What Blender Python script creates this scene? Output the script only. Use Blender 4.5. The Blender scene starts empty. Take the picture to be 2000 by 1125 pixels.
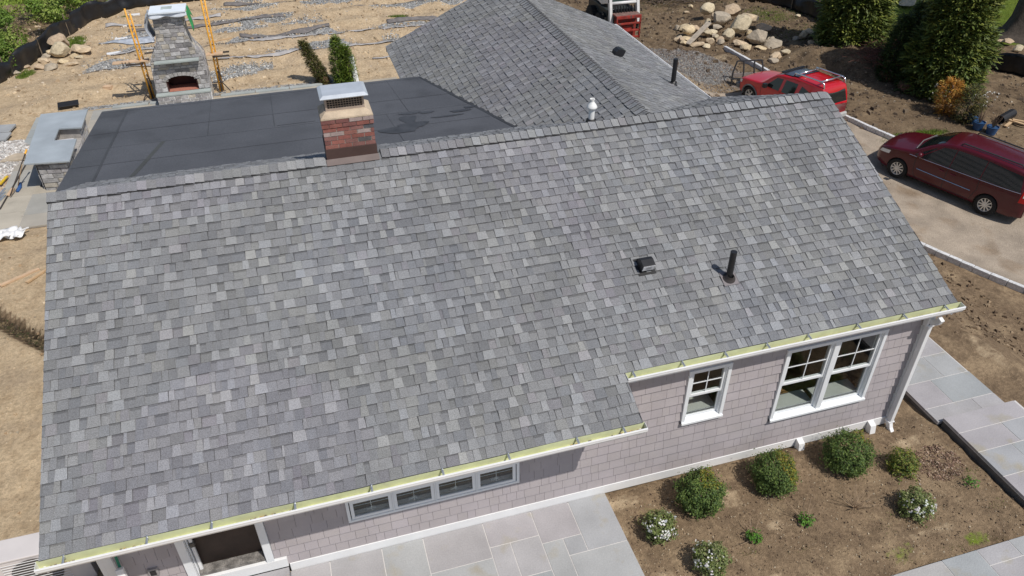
import bpy, math, random
from mathutils import Vector, Matrix, noise
R = math.radians
scene = bpy.context.scene
col = scene.collection
# ---------------------------------------------------------------- camera
CAM = Vector((3.9258, -11.864, 10.6719)); YAW, PITCH, ROLL, F = 0.2841, 0.6355, -0.0057, 1494.22
FW = Vector((math.sin(YAW)*math.cos(PITCH), math.cos(YAW)*math.cos(PITCH), -math.sin(PITCH)))
RT = Vector((math.cos(YAW), -math.sin(YAW), 0)); UP = RT.cross(FW)
RT, UP = RT*math.cos(ROLL)+UP*math.sin(ROLL), UP*math.cos(ROLL)-RT*math.sin(ROLL)
cd = bpy.data.cameras.new('camera'); cam = bpy.data.objects.new('camera', cd); col.objects.link(cam)
cd.sensor_width = 36; cd.lens = F/2000*36; cd.clip_start = 0.1; cd.clip_end = 2000
m3 = Matrix((RT, UP, -FW)).transposed().to_4x4(); m3.translation = CAM
cam.matrix_world = m3
scene.camera = cam
# ---------------------------------------------------------------- light
w = bpy.data.worlds.new('World'); scene.world = w; w.use_nodes = True
nt = w.node_tree; nt.nodes.clear()
sky = nt.nodes.new('ShaderNodeTexSky'); sky.sky_type = 'NISHITA'; sky.sun_disc = False
SUN = Vector((0.30, -0.475, 0.828)).normalized()
sky.sun_elevation = math.asin(SUN.z); sky.sun_rotation = math.atan2(SUN.x, SUN.y)
bg = nt.nodes.new('ShaderNodeBackground'); bg.inputs[1].default_value = 0.085
wo = nt.nodes.new('ShaderNodeOutputWorld')
nt.links.new(sky.outputs[0], bg.inputs[0]); nt.links.new(bg.outputs[0], wo.inputs[0])
sl = bpy.data.lights.new('sun', 'SUN'); sl.energy = 3.6; sl.angle = R(0.53); sl.color = (1, 0.955, 0.89)
so = bpy.data.objects.new('sun', sl); col.objects.link(so)
so.rotation_euler = SUN.to_track_quat('Z', 'Y').to_euler(); so.location = (8, -12, 30)
scene.view_settings.view_transform = 'Standard'; scene.view_settings.look = 'None'
scene.view_settings.exposure = 0.0; scene.view_settings.gamma = 1
# ---------------------------------------------------------------- helpers
rnd = random.Random(7)
def U(a, b): return rnd.uniform(a, b)
def lerp(a, b, t): return a+(b-a)*t
def sm(a, b, x):
    t = min(1, max(0, (x-a)/(b-a))); return t*t*(3-2*t)
def interp(x, P):
    if x <= P[0][0]: return P[0][1]
    for (a, b), (c, d) in zip(P, P[1:]):
        if x <= c: return b+(d-b)*(x-a)/(c-a)
    return P[-1][1]
def sint(x, P):                                # smooth interpolation through the points
    if x <= P[0][0]: return P[0][1]
    if x >= P[-1][0]: return P[-1][1]
    n = len(P)
    for i in range(n-1):
        if x <= P[i+1][0]:
            a, b = P[i], P[i+1]; h = b[0]-a[0]; t = (x-a[0])/h
            def sl_(k):
                if k <= 0 or k >= n-1: 
                    k2 = 0 if k <= 0 else n-2
                    return (P[k2+1][1]-P[k2][1])/(P[k2+1][0]-P[k2][0])
                d0 = (P[k][1]-P[k-1][1])/(P[k][0]-P[k-1][0]); d1 = (P[k+1][1]-P[k][1])/(P[k+1][0]-P[k][0])
                return 0 if d0*d1 <= 0 else 2*d0*d1/(d0+d1)
            m0, m1 = sl_(i)*h, sl_(i+1)*h
            return (2*t**3-3*t*t+1)*a[1]+(t**3-2*t*t+t)*m0+(-2*t**3+3*t*t)*b[1]+(t**3-t*t)*m1
def H0(x, y):                                  # large shape of the land: falls away to the drive on the right
    return -sm(16.8, 20, x)*(1.0+0.06*min(9, max(0, 10-y)))
def ray(px, py): return FW+RT*((px-1000)/F)-UP*((py-562.5)/F)
def onz(px, py, z):
    d = ray(px, py); return CAM+d*((z-CAM.z)/d.z)
def gp(px, py, off=0.0):                       # where a spot seen in the photograph lies on the land
    P = onz(px, py, 0)
    for _ in range(40): P = (P+onz(px, py, H0(P.x, P.y)+off))/2
    P.z = H0(P.x, P.y)+off; return P
def n3(x, y, z=0.0, s=1.0): return noise.noise(Vector((x*s, y*s, z)))

ROOT = {}
class MB:
    def __init__(s): s.v = []; s.f = []; s.c = []; s.m = []
    def add(s, vs, fs, c=(1, 1, 1), m=0):
        o = len(s.v); s.v += [tuple(v) for v in vs]
        for f in fs: s.f.append([i+o for i in f]); s.c.append(c); s.m.append(m)
    def quad(s, a, b, c_, d, c=(1, 1, 1), m=0): s.add([a, b, c_, d], [(0, 1, 2, 3)], c, m)
    def hexa(s, p, c=(1, 1, 1), m=0):          # p: 4 bottom (ccw) + 4 top
        s.add(p, [(3, 2, 1, 0), (4, 5, 6, 7), (0, 1, 5, 4), (1, 2, 6, 5), (2, 3, 7, 6), (3, 0, 4, 7)], c, m)
    def box(s, x0, x1, y0, y1, z0, z1, c=(1, 1, 1), m=0, M=None):
        p = [(x0, y0, z0), (x1, y0, z0), (x1, y1, z0), (x0, y1, z0), (x0, y0, z1), (x1, y0, z1), (x1, y1, z1), (x0, y1, z1)]
        if M: p = [M @ Vector(q) for q in p]
        s.hexa(p, c, m)
    def bar(s, a, b, w, h, c=(1, 1, 1), m=0, up=(0, 0, 1)):
        a = Vector(a); b = Vector(b); d = (b-a).normalized(); u = Vector(up)
        if abs(d.dot(u)) > .98: u = Vector((1, 0, 0))
        r = d.cross(u).normalized()*(w/2); t = r.cross(d).normalized()*(h/2)
        s.hexa([a-r-t, b-r-t, b+r-t, a+r-t, a-r+t, b-r+t, b+r+t, a+r+t], c, m)
    def tube(s, P, r, n=8, c=(1, 1, 1), m=0, caps=True):
        P = [Vector(p) for p in P]; rs = r if isinstance(r, (list, tuple)) else [r]*len(P)
        vs = []; prev = None
        for i, p in enumerate(P):
            d = (P[min(i+1, len(P)-1)]-P[max(i-1, 0)])
            d = d.normalized() if d.length > 1e-9 else Vector((0, 0, 1))
            if prev is None:
                a = Vector((0, 0, 1)) if abs(d.z) < .9 else Vector((1, 0, 0)); e = d.cross(a).normalized()
            else:
                e = prev-d*prev.dot(d); e = e.normalized() if e.length > 1e-6 else d.orthogonal().normalized()
            prev = e; g = d.cross(e)
            for k in range(n):
                t = 2*math.pi*k/n; vs.append(p+(e*math.cos(t)+g*math.sin(t))*rs[i])
        fs = [(i*n+k, i*n+(k+1) % n, (i+1)*n+(k+1) % n, (i+1)*n+k) for i in range(len(P)-1) for k in range(n)]
        if caps: fs += [tuple(reversed(range(n))), tuple(range((len(P)-1)*n, len(P)*n))]
        s.add(vs, fs, c, m)
    def lathe(s, prof, cen=(0, 0, 0), axis=(0, 0, 1), n=20, c=(1, 1, 1), m=0):
        ax = Vector(axis).normalized(); e = ax.orthogonal().normalized(); g = ax.cross(e); cen = Vector(cen)
        vs = [cen+ax*h+(e*math.cos(2*math.pi*k/n)+g*math.sin(2*math.pi*k/n))*r for r, h in prof for k in range(n)]
        s.add(vs, [(i*n+k, i*n+(k+1) % n, (i+1)*n+(k+1) % n, (i+1)*n+k) for i in range(len(prof)-1) for k in range(n)], c, m)
    def prism(s, poly, z0, z1, c=(1, 1, 1), m=0):
        n = len(poly); vs = [(x, y, z0) for x, y in poly]+[(x, y, z1) for x, y in poly]
        s.add(vs, [tuple(reversed(range(n))), tuple(range(n, 2*n))]+[(i, (i+1) % n, n+(i+1) % n, n+i) for i in range(n)], c, m)
    def build(s, name, mats, parent=None, at=None, smooth=False, bevel=0, uv=False, auto=None):
        org = Vector(at) if at is not None else (Vector(ROOT[parent.name]) if parent is not None else Vector((0, 0, 0)))
        me = bpy.data.meshes.new(name)
        me.from_pydata([tuple(Vector(v)-org) for v in s.v], [], s.f)
        for mm in (mats if isinstance(mats, (list, tuple)) else [mats]): me.materials.append(mm)
        if any(s.m): me.polygons.foreach_set('material_index', s.m)
        at_ = me.attributes.new('col', 'FLOAT_COLOR', 'FACE')
        at_.data.foreach_set('color', [k for c in s.c for k in (c[0], c[1], c[2], 1.0)])
        if uv:
            L = me.uv_layers.new(name='UVMap'); d = []
            for p in me.polygons:
                nn = p.normal
                for vi in p.vertices:
                    q = me.vertices[vi].co
                    if abs(nn.z) > .75: d += [q.x, q.y]
                    elif abs(nn.x) > abs(nn.y): d += [q.y, q.z]
                    else: d += [q.x, q.z]
            L.data.foreach_set('uv', d)
        if smooth: me.polygons.foreach_set('use_smooth', [True]*len(me.polygons))
        me.update()
        o = bpy.data.objects.new(name, me); col.objects.link(o)
        if parent is not None:
            o.parent = parent; o.location = org-Vector(ROOT[parent.name])
        else: o.location = org
        ROOT[o.name] = tuple(org)
        if bevel:
            b = o.modifiers.new('bevel', 'BEVEL'); b.width = bevel; b.segments = 2; b.limit_method = 'ANGLE'; b.angle_limit = R(35)
        return o
def tag(o, label=None, cat=None, group=None, kind=None):
    if label: o['label'] = label
    if cat: o['category'] = cat
    if group: o['group'] = group
    if kind: o['kind'] = kind
    return o
def thing(name, loc, label, cat, group=None):
    o = bpy.data.objects.new(name, None); col.objects.link(o); o.location = loc; ROOT[o.name] = tuple(loc)
    o.empty_display_size = .1
    return tag(o, label, cat, group)
def kids(o): return [c for c in bpy.data.objects if c.parent == o]
def copy_tree(o, parent=None, loc=None, rot=None):
    c = o.copy(); col.objects.link(c); c.parent = parent
    if loc is not None: c.location = loc
    if rot is not None: c.rotation_euler = rot
    for k in kids(o): copy_tree(k, c)
    return c
# ---------------------------------------------------------------- materials
def mat(name, c=(.5, .5, .5), rough=.8, var=.15, vs=4.0, fine=0.0, fs=120.0, bump=0.0, bs=60.0, metal=0.0, attr=False,
        spec=.4, coat=0.0, stain=None, stainc=(.3, .3, .3), stains=1.5, trans=0.0):
    m = bpy.data.materials.new(name); m.use_nodes = True; n = m.node_tree; N = n.nodes; L = n.links
    b = N['Principled BSDF']; b.inputs['Roughness'].default_value = rough; b.inputs['Metallic'].default_value = metal
    b.inputs['Specular IOR Level'].default_value = spec; b.inputs['Coat Weight'].default_value = coat
    tc = N.new('ShaderNodeTexCoord')
    def nz(sc, det=4):
        x = N.new('ShaderNodeTexNoise'); x.inputs['Scale'].default_value = sc; x.inputs['Detail'].default_value = det
        L.new(tc.outputs['Object'], x.inputs['Vector']); return x.outputs[0]
    base = None
    if attr:
        a = N.new('ShaderNodeAttribute'); a.attribute_name = 'col'; base = a.outputs['Color']
        if c != (1, 1, 1):
            mm = N.new('ShaderNodeMix'); mm.data_type = 'RGBA'; mm.blend_type = 'MULTIPLY'; mm.inputs[0].default_value = 1
            mm.inputs[7].default_value = (*c, 1); L.new(base, mm.inputs[6]); base = mm.outputs[2]
    def mul(src, val):                         # multiply colour by a grey value socket
        v = N.new('ShaderNodeVectorMath'); v.operation = 'SCALE'
        if src is None: v.inputs[0].default_value = c
        else: L.new(src, v.inputs[0])
        L.new(val, v.inputs['Scale']); return v.outputs[0]
    def rng(s_, lo, hi, a=.3, z=.7):
        r = N.new('ShaderNodeMapRange'); r.inputs[1].default_value = a; r.inputs[2].default_value = z
        r.inputs[3].default_value = lo; r.inputs[4].default_value = hi; L.new(s_, r.inputs[0]); return r.outputs[0]
    if stain is not None:
        mx = N.new('ShaderNodeMix'); mx.data_type = 'RGBA'
        if base is None: mx.inputs[6].default_value = (*c, 1)
        else: L.new(base, mx.inputs[6])
        mx.inputs[7].default_value = (*stainc, 1); L.new(rng(nz(stains, 6), 0, 1, stain, stain+.15), mx.inputs[0]); base = mx.outputs[2]
    if var: base = mul(base, rng(nz(vs), 1-var, 1+var))
    if fine: base = mul(base, rng(nz(fs, 2), 1-fine, 1+fine))
    if base is None: b.inputs['Base Color'].default_value = (*c, 1)
    else: L.new(base, b.inputs['Base Color'])
    if bump:
        bp = N.new('ShaderNodeBump'); bp.inputs['Strength'].default_value = bump; bp.inputs['Distance'].default_value = .02
        L.new(nz(bs, 6), bp.inputs['Height']); L.new(bp.outputs[0], b.inputs['Normal'])
    if trans:
        tr = N.new('ShaderNodeBsdfTranslucent'); ad = N.new('ShaderNodeMixShader'); ad.inputs[0].default_value = trans
        L.new(base, tr.inputs[0]); L.new(b.outputs[0], ad.inputs[1]); L.new(tr.outputs[0], ad.inputs[2])
        L.new(ad.outputs[0], N['Material Output'].inputs['Surface'])
    return m
def glassmat(name, tint=(.90, .92, .91), refl=.5):
    m = bpy.data.materials.new(name); m.use_nodes = True; n = m.node_tree; N = n.nodes; L = n.links; N.clear()
    o = N.new('ShaderNodeOutputMaterial'); t = N.new('ShaderNodeBsdfTransparent'); t.inputs[0].default_value = (*tint, 1)
    g = N.new('ShaderNodeBsdfGlossy'); g.inputs['Roughness'].default_value = .02; fr = N.new('ShaderNodeFresnel'); fr.inputs[0].default_value = 1.5
    ge = N.new('ShaderNodeNewGeometry'); mr = N.new('ShaderNodeMapRange'); mr.inputs[3].default_value = 1.5; mr.inputs[4].default_value = 1/1.5
    L.new(ge.outputs['Backfacing'], mr.inputs[0]); L.new(mr.outputs[0], fr.inputs[0])
    x = N.new('ShaderNodeMixShader'); L.new(fr.outputs[0], x.inputs[0]); L.new(t.outputs[0], x.inputs[1]); L.new(g.outputs[0], x.inputs[2])
    L.new(x.outputs[0], o.inputs[0]); return m
M_sh = mat('roof_shingle', (1, 1, 1), .93, .10, .8, .30, 95, .5, 220, attr=True, spec=.2)
M_white = mat('white_trim', (.80, .80, .80), .45, .04, 3)
M_frame = mat('white_vinyl', (.78, .80, .82), .35, .03, 3)
M_siding = mat('siding_shingle', (1, 1, 1), .75, .06, 2, .04, 150, attr=True, spec=.3)
M_lime = mat('gutter_inside', (.63, .65, .40), .5, .10, 6, stain=.62, stainc=(.55, .55, .40), stains=9)
M_metal = mat('galvanized', (.62, .64, .66), .35, .1, 8, metal=.75)
M_galv = mat('galvanized_lid', (.60, .64, .69), .42, .08, 5, metal=.35)
M_black = mat('black_rubber', (.018, .018, .019), .55, .2, 8)
M_blackm = mat('black_paint', (.02, .02, .022), .4, .1, 8)
M_mem = mat('roof_membrane', (1, 1, 1), .62, .13, .9, .14, 40, .25, 25, attr=True, spec=.35, stain=.60, stainc=(.058, .059, .065), stains=.7)
M_brown = mat('brown_flashing', (.075, .045, .04), .45, .12, 5)
M_brown2 = mat('flashing_apron', (.16, .125, .115), .5, .12, 5)
M_brick = mat('chimney_brick', (1, 1, 1), .9, .15, 9, .15, 90, .4, 60, attr=True)
M_crown = mat('mortar_crown', (.52, .42, .31), .9, .16, 6, .1, 80, .4, 50)
M_wood = mat('lumber', (.55, .38, .22), .8, .15, 8, .08, 60)
M_dwood = mat('dark_door', (.045, .03, .024), .6, .3, 4, .1, 50)
M_floor = mat('wood_floor', (.30, .17, .07), .5, .25, 6)
M_room = mat('room_wall', (.28, .27, .25), .9)
M_stool = mat('window_stool', (.60, .61, .58), .6, .05)
M_glass = glassmat('window_glass')
M_blue = mat('bluestone', (1, 1, 1), .82, .10, 1.7, .07, 45, .2, 30, attr=True, stain=.60, stainc=(.36, .33, .27), stains=2.3)
M_joint = mat('paving_joint', (.62, .60, .58), .9, .08, 6)
M_stone = mat('ashlar_stone', (1, 1, 1), .9, .25, 7, .15, 45, .8, 14, attr=True)
M_pvc = mat('white_pipe', (.80, .80, .78), .35, .03)
M_green = mat('green_strap', (.02, .20, .12), .5)
# ================================================================ HOUSE
ZR, S, YA, YB, YW = 4.8878, .4467, 4.3393, 5.0491, 4.12
XL, XR, XS, XW = 0.0, 13.7804, 7.8488, 13.56
WX, WY1, WH = 10.0, 9.66, 3.45                 # wing: ridge x, far gable, half width
SC = math.sqrt(1+S*S)
house = thing('house', (7, -4.12, 0), 'long low house with grey shingled roofs, mauve shingle siding and white trim', 'house')

TON = [(.172, .175, .184), (.188, .191, .200), (.202, .205, .213), (.218, .220, .227), (.236, .237, .242)]
CON_ = [.86]; HM_ = [1.0]
def tone(rr, light=False, x=0, y=0):
    if light: c = rr.choice([(.268, .272, .281), (.288, .291, .300), (.255, .259, .266), (.305, .307, .311)])
    else: c = rr.choice(TON)
    k = .5+.9*n3(x, y, 3.1, .42)               # drifting blends of the granule colours
    t = rr.random()
    tint = (1.0, 1.0, 1.0)
    if t < .12: tint = (1.02, 1.01, .955)
    elif t < .30: tint = (.975, .995, 1.02)
    elif t < .38 and k > .45: tint = (1.035, .985, 1.02)
    elif k < .35 and t < .6: tint = (1.02, 1.02, .97)
    j = rr.uniform(.95, 1.05)*1.09
    q = n3(x, y, 8.0, .22)+.06*(x-4)/4         # the blend runs from mauve at the left to olive mid-roof
    zone = (1.01, .985, 1.03) if q < -.12 else (1.0, 1.0, .985) if q < .16 else (.98, .995, 1.02)
    m_ = .222
    return tuple((m_+(c[i]-m_)*CON_[0])*(1+(tint[i]*zone[i]-1)*.65)*j for i in range(3))
def shingles(o, u, v, nrm, courses, e, urange, seed, cont=.16):
    """laminated shingles laid in courses: v=0 is the eave; urange(v) gives the extent along the eave"""
    rr = random.Random(seed); mb = MB(); o = Vector(o); u = Vector(u); v = Vector(v); nrm = Vector(nrm)
    def P(a, b, h): return o+u*a+v*b+nrm*h
    for i in range(courses):
        v0 = i*e; v1 = v0+e
        a0, a1 = urange(v0+e*.02); b0, b1 = urange(v1-e*.02)
        a0, b0, a1, b1 = min(a0, b0), max(a0, b0), max(a1, b1), min(a1, b1)
        if a1-a0 < .05: continue
        x = a0-rr.uniform(0, .25); up = rr.random() < .5; nextjoint = a0+rr.uniform(.2, 1)
        wob = [rr.uniform(-.004, .004) for _ in range(3)]
        def vb(x_): return v0+.004*math.sin(x_*1.1+i*1.7)+.003*math.sin(x_*3.1+i)
        while x < a1:
            wd = rr.uniform(.075, .185) if up else rr.uniform(.07, .20)
            if rr.random() < .06: wd = rr.uniform(.03, .06)
            x0, x1 = max(a0, x), min(a1, x+wd); x += wd
            if x1-x0 < .004: up = not up; continue
            lt = up and rr.random() < .40
            c = tone(rr, lt, o.x+x0, v0+o.y)
            f0 = lambda q: (q-a0)/(a1-a0)
            def clampx(q): return min(max(q, b0), b1)
            t0, t1 = clampx(x0), clampx(x1)
            y0, y1 = vb(x0), vb(x1)
            h0 = (.019 if up else .013)*HM_[0]
            # exposed face
            tp = rr.uniform(.0, .012) if (up and wd > .08) else 0
            mb.quad(P(x0, y0, h0), P(x1, y1, h0), P(clampx(x1-tp), v1+.012, h0-.012), P(clampx(x0+tp), v1+.012, h0-.012), c)
            if up:
                if tp:
                    base = tone(rr, False, o.x+x0, v0+o.y)
                    mb.quad(P(x0, y0+.001, .0125), P(x1, y1+.001, .0125), P(t1, v1+.012, .001), P(t0, v1+.012, .001), base)
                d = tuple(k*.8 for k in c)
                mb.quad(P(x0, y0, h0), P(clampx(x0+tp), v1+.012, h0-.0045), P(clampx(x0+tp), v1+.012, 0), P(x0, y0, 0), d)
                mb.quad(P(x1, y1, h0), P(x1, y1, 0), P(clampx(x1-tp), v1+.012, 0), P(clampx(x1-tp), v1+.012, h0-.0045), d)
            elif rr.random() < .7 and wd > .07:  # printed dark band at the head of the cut-outs
                hb = rr.uniform(.012, .034)
                dk = tuple(k*.66 for k in c)
                mb.quad(P(clampx(x0), v1-hb, .0058), P(clampx(x1), v1-hb, .0058), P(t1, v1+.012, .0048), P(t0, v1+.012, .0048), dk)
            # butt edge, the shadow line under each course painted in near-black
            mb.quad(P(x0, y0, h0), P(x0, y0, -.012), P(x1, y1, -.012), P(x1, y1, h0), (.05, .05, .052))
            if x > nextjoint:
                nextjoint += rr.uniform(.9, 1.05)
                mb.quad(P(x1-.003, y1-.001, h0+.0012), P(x1+.003, y1-.001, h0+.0012), P(clampx(x1+.003), v1, h0-.002), P(clampx(x1-.003), v1, h0-.002), (.06, .06, .062))
            up = not up if rr.random() < .86 else up
    return mb
def caps(pts, width, slope_l, slope_r, e=.143, seed=3):
    """ridge cap tiles folded over the line pts[0]->pts[1]"""
    rr = random.Random(seed); mb = MB(); a = Vector(pts[0]); b = Vector(pts[1]); L = (b-a).length; d = (b-a)/L
    n = int(L/e); lft = Vector((0, 0, 1)).cross(d).normalized()
    for i in range(n):
        p = a+d*(i*e); q = a+d*(i*e+e*1.35)
        c = tone(rr, rr.random() < .28, p.x*1.3, p.y); 
        prof = []
        for t in (-1, -.82, -.35, -.12, 0, .12, .35, .82, 1):
            sl = slope_l if t > 0 else slope_r
            dz = -abs(t)*width*sl*.93+(.012 if abs(t) < .2 else .004)
            prof.append((t*width*.92, dz))
        w0 = rr.uniform(.97, 1.03)
        vs = []
        for (y, z) in prof: vs.append(p+lft*y*w0+Vector((0, 0, z+.042)))
        for (y, z) in prof: vs.append(q+lft*y*w0+Vector((0, 0, z+.022)))
        for (y, z) in prof: vs.append(p+lft*y*w0+Vector((0, 0, z+.012)))
        k = len(prof)
        mb.add(vs, [(j, j+k, j+k+1, j+1) for j in range(k-1)], c)
        mb.add(vs[:k]+vs[2*k:], [(j, j+1, j+k+1, j+k) for j in range(k-1)], (.045, .045, .047))
        mb.add([vs[0], vs[k], vs[k]-Vector((0, 0, .04)), vs[0]-Vector((0, 0, .04))], [(3, 2, 1, 0)], (.045, .045, .047))
        mb.add([vs[k-1], vs[2*k-1], vs[2*k-1]-Vector((0, 0, .04)), vs[k-1]-Vector((0, 0, .04))], [(0, 1, 2, 3)], (.045, .045, .047))
    return mb
e = YB*SC/35.0
nf = Vector((0, -S, 1)).normalized(); nb = Vector((0, S, 1)).normalized()
# front slope, eave at -YB on the left, -YA on the right
def ur(v): return (XL, XS if v < 4.6*e*1.0+.05 else XR)
NB = round((YB-YA)*SC/e)                        # courses of the lower step
def ur(v): return (XL, XS if v < NB*e-.001 else XR)
vdir = Vector((0, 1, S))/SC
mb = shingles((0, -YB, ZR-S*YB), (1, 0, 0), vdir, nf, 35, e, ur, 11)
roof = mb.build('main_roof', M_sh, house)
# roof deck body under the shingles (gable prism cut to the two eaves) with back slope
d = MB(); th = .11
def slab(x0, x1, y0, y1):                       # y0 lower (front), y1 ridge
    z0, z1 = ZR+S*y0, ZR+S*y1
    d.hexa([(x0, y0, z0-th), (x1, y0, z0-th), (x1, y1, z1-th), (x0, y1, z1-th), (x0, y0, z0-.006), (x1, y0, z0-.006), (x1, y1, z1-.006), (x0, y1, z1-.006)], m=0)
slab(XL+.01, XR-.01, -YA+.02, 0); slab(XL+.01, XS-.01, -YB+.02, -YA+.02)
d.hexa([(XL+.01, 0, ZR-th), (XR-.01, 0, ZR-th), (XR-.01, YA, ZR-.418*YA-th), (XL+.01, YA, ZR-.418*YA-th),
        (XL+.01, 0, ZR-.006), (XR-.01, 0, ZR-.006), (XR-.01, YA, ZR-.418*YA-.006), (XL+.01, YA, ZR-.418*YA-.006)])
deck = d.build('roof_deck', M_white, house)
# back slope shingles of the main house
S2 = .418; SC2 = math.sqrt(1+S2*S2)
mb = shingles((XR, YA, ZR-S2*YA), (-1, 0, 0), Vector((0, -1, S2))/SC2, Vector((0, S2, 1)).normalized(), 30, YA*SC2/30, lambda v: (0, XR), 23)
mb.build('rear_roof', M_sh, house)
# ridge caps, broken by the chimney
r1 = caps([(XL-.01, 0, ZR), (4.19, 0, ZR)], .165, S, S, seed=5)
r2 = caps([(5.1, 0, ZR), (XR-.04, 0, ZR)], .165, S, S, seed=6)
o_ = len(r1.v)
r1.v += r2.v; r1.f += [[i+o_ for i in f] for f in r2.f]; r1.c += r2.c; r1.m += r2.m
r1.build('ridge_cap', M_sh, house)
# rake trim and fascia
for x0, x1, yb in ((XL+.012, XL+.035, YB), (XR-.035, XR-.012, YA)):
    t = MB()
    for y0, y1, sg in ((-yb, 0, 1), (0, YA, -1)):
        za, zb = ZR-S*abs(y0)-.115, ZR-S*abs(y1)-.115
        t.hexa([(x0, y0, za-.13), (x1, y0, za-.13), (x1, y1, zb-.13), (x0, y1, zb-.13), (x0, y0, za), (x1, y0, za), (x1, y1, zb), (x0, y1, zb)])
    t.build('rake_board', M_white, house)
t = MB()
za, zb = ZR-S*YB-.115, ZR-S*YA-.115
t.hexa([(XS-.035, -YB, za-.13), (XS-.012, -YB, za-.13), (XS-.012, -YA, zb-.13), (XS-.035, -YA, zb-.13), (XS-.035, -YB, za), (XS-.012, -YB, za), (XS-.012, -YA, zb), (XS-.035, -YA, zb)])
t.build('rake_board', M_white, house)
t = MB()
za = ZR-S*YB
t.box(.04, XS-.04, -YB+.02, -YB+.045, za-.20, za-.04); t.box(.04, XS-.04, -YB+.05, -4.12, za-.205, za-.185)
za = ZR-S*YA
t.build('soffit', M_white, house); t = MB()
t.box(XS+.002, XR-.04, -YA+.02, -YA+.045, za-.20, za-.04); t.box(XS+.002, XR-.04, -YA+.05, -4.12, za-.205, za-.185)
t.build('soffit', M_white, house)
# gutters
def gutter(x0, x1, yb):
    ze = ZR-S*yb; yi, yo = -yb+.004, -yb-.115; zt = ze-.022; zb_ = zt-.105
    mb = MB()
    for (ya, za_, yb_, zb2, m, c) in ((yi, zt+.03, yi, zb_, 0, 1), (yi, zb_, yi-.085, zb_, 0, 1)):
        mb.quad((x0, ya, za_), (x1, ya, za_), (x1, yb_, zb2), (x0, yb_, zb2), m=0)
    # outer ogee as a closed white shell
    pr = [(yi, zb_-.003), (yi-.085, zb_-.003), (yi-.095, zb_+.03), (yi-.118, zb_+.055), (yo, zt-.018), (yo-.004, zt), (yo+.002, zt+.012), (yo+.016, zt+.012), (yo+.020, zt), (yo+.012, zt-.004), (yi-.112, zb_+.058), (yi-.088, zb_+.032), (yi-.083, zb_)]
    n = len(pr); vs = [(x0, y, z) for y, z in pr]+[(x1, y, z) for y, z in pr]
    mb.add(vs, [(i, i+n, i+n+1, i+1) for i in range(n-1)], m=1)
    for x, s_ in ((x0, -1), (x1, 1)):
        p = [(yi, zt+.02), (yi, zb_), (yi-.085, zb_), (yi-.095, zb_+.03), (yi-.118, zb_+.055), (yo, zt-.018), (yo, zt+.008)]
        vs = [(x, y, z) for y, z in p]+[(x+.004*s_, y, z) for y, z in p]; k = len(p)
        mb.add(vs, [tuple(range(k)), tuple(reversed(range(k, 2*k)))]+[(i, (i+1) % k, k+(i+1) % k, k+i) for i in range(k)], m=1)
    return mb, yi, yo, zt
hg = None
for (x0, x1, yb, xs) in ((XL-.035, XS+.03, YB, (.28, 1.22, 1.98, 3.0, 3.98, 4.93, 5.85, 6.85, 7.55)), (XS+.012, XR+.07, YA, (7.98, 8.78, 9.5, 10.22, 10.95, 11.85, 12.72, 13.52))):
    mb, yi, yo, zt = gutter(x0, x1, yb)
    g = mb.build('gutter', [M_lime, M_white], house)
    for x in xs:
        if hg is None:
            hb = MB(); hb.bar((x-.012, yi, zt+.02), (x-.012, yo+.01, zt+.012), .016, .006); hb.bar((x, yi, zt+.035), (x+.004, yo+.01, zt+.014), .01, .012)
            hb.tube([(x-.004, yi-.012, zt+.05), (x-.004, yi-.012, zt-.02)], .012, 8)
            hg = hb.build('hanger', M_metal, g, at=(x, yi, zt)); hx = (x, yi, zt)
        else:
            h = hg.copy(); col.objects.link(h); h.parent = g; h.location = Vector((x, yi, zt))-Vector(ROOT[g.name])
    # leaf litter lying in the trough
    db = MB(); rr = random.Random(int(yb*10))
    for k in range(420):
        cx = rr.choice([.22, .3, 1.02, 2.5, 2.62, 6.87, 7.62, 7.7] if yb > 5 else [10.6, 11.6, 12.1, 12.6, 12.8, 13.4])+rr.gauss(0, .10 if yb > 5 else .3)
        if not x0+.03 < cx < x1-.03: continue
        y = yi-rr.uniform(.012, .075); z = zt-.1+rr.uniform(0, .012); s_ = rr.uniform(.008, .022); a = rr.uniform(0, 3)
        db.quad((cx-s_, y-s_*.5, z), (cx+s_*math.cos(a), y-s_*.4, z+.003), (cx+s_, y+s_*.6, z+.004), (cx-s_*.4, y+s_, z), rr.choice([(.30, .17, .07), (.45, .30, .12), (.12, .08, .05), (.38, .33, .15)]))
    db.build('leaf_litter', mat('leaf_litter', (1, 1, 1), .9, attr=True), g)['kind'] = 'stuff'
# downspout at the right corner
dsp = MB(); dsp.box(13.42, 13.56, -4.25, -4.165, 2.45, 2.72)
p = [(13.50, -4.40, 2.72), (13.50, -4.36, 2.62), (13.50, -4.225, 2.52), (13.50, -4.225, .12), (13.50, -4.27, .02), (13.5, -4.36, -.06)]
for a, b in zip(p, p[1:]): dsp.bar(a, b, .10, .075, up=(1, 0, 0))
for z in (.14, 2.45): dsp.box(13.435, 13.565, -4.28, -4.165, z, z+.03)
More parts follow.
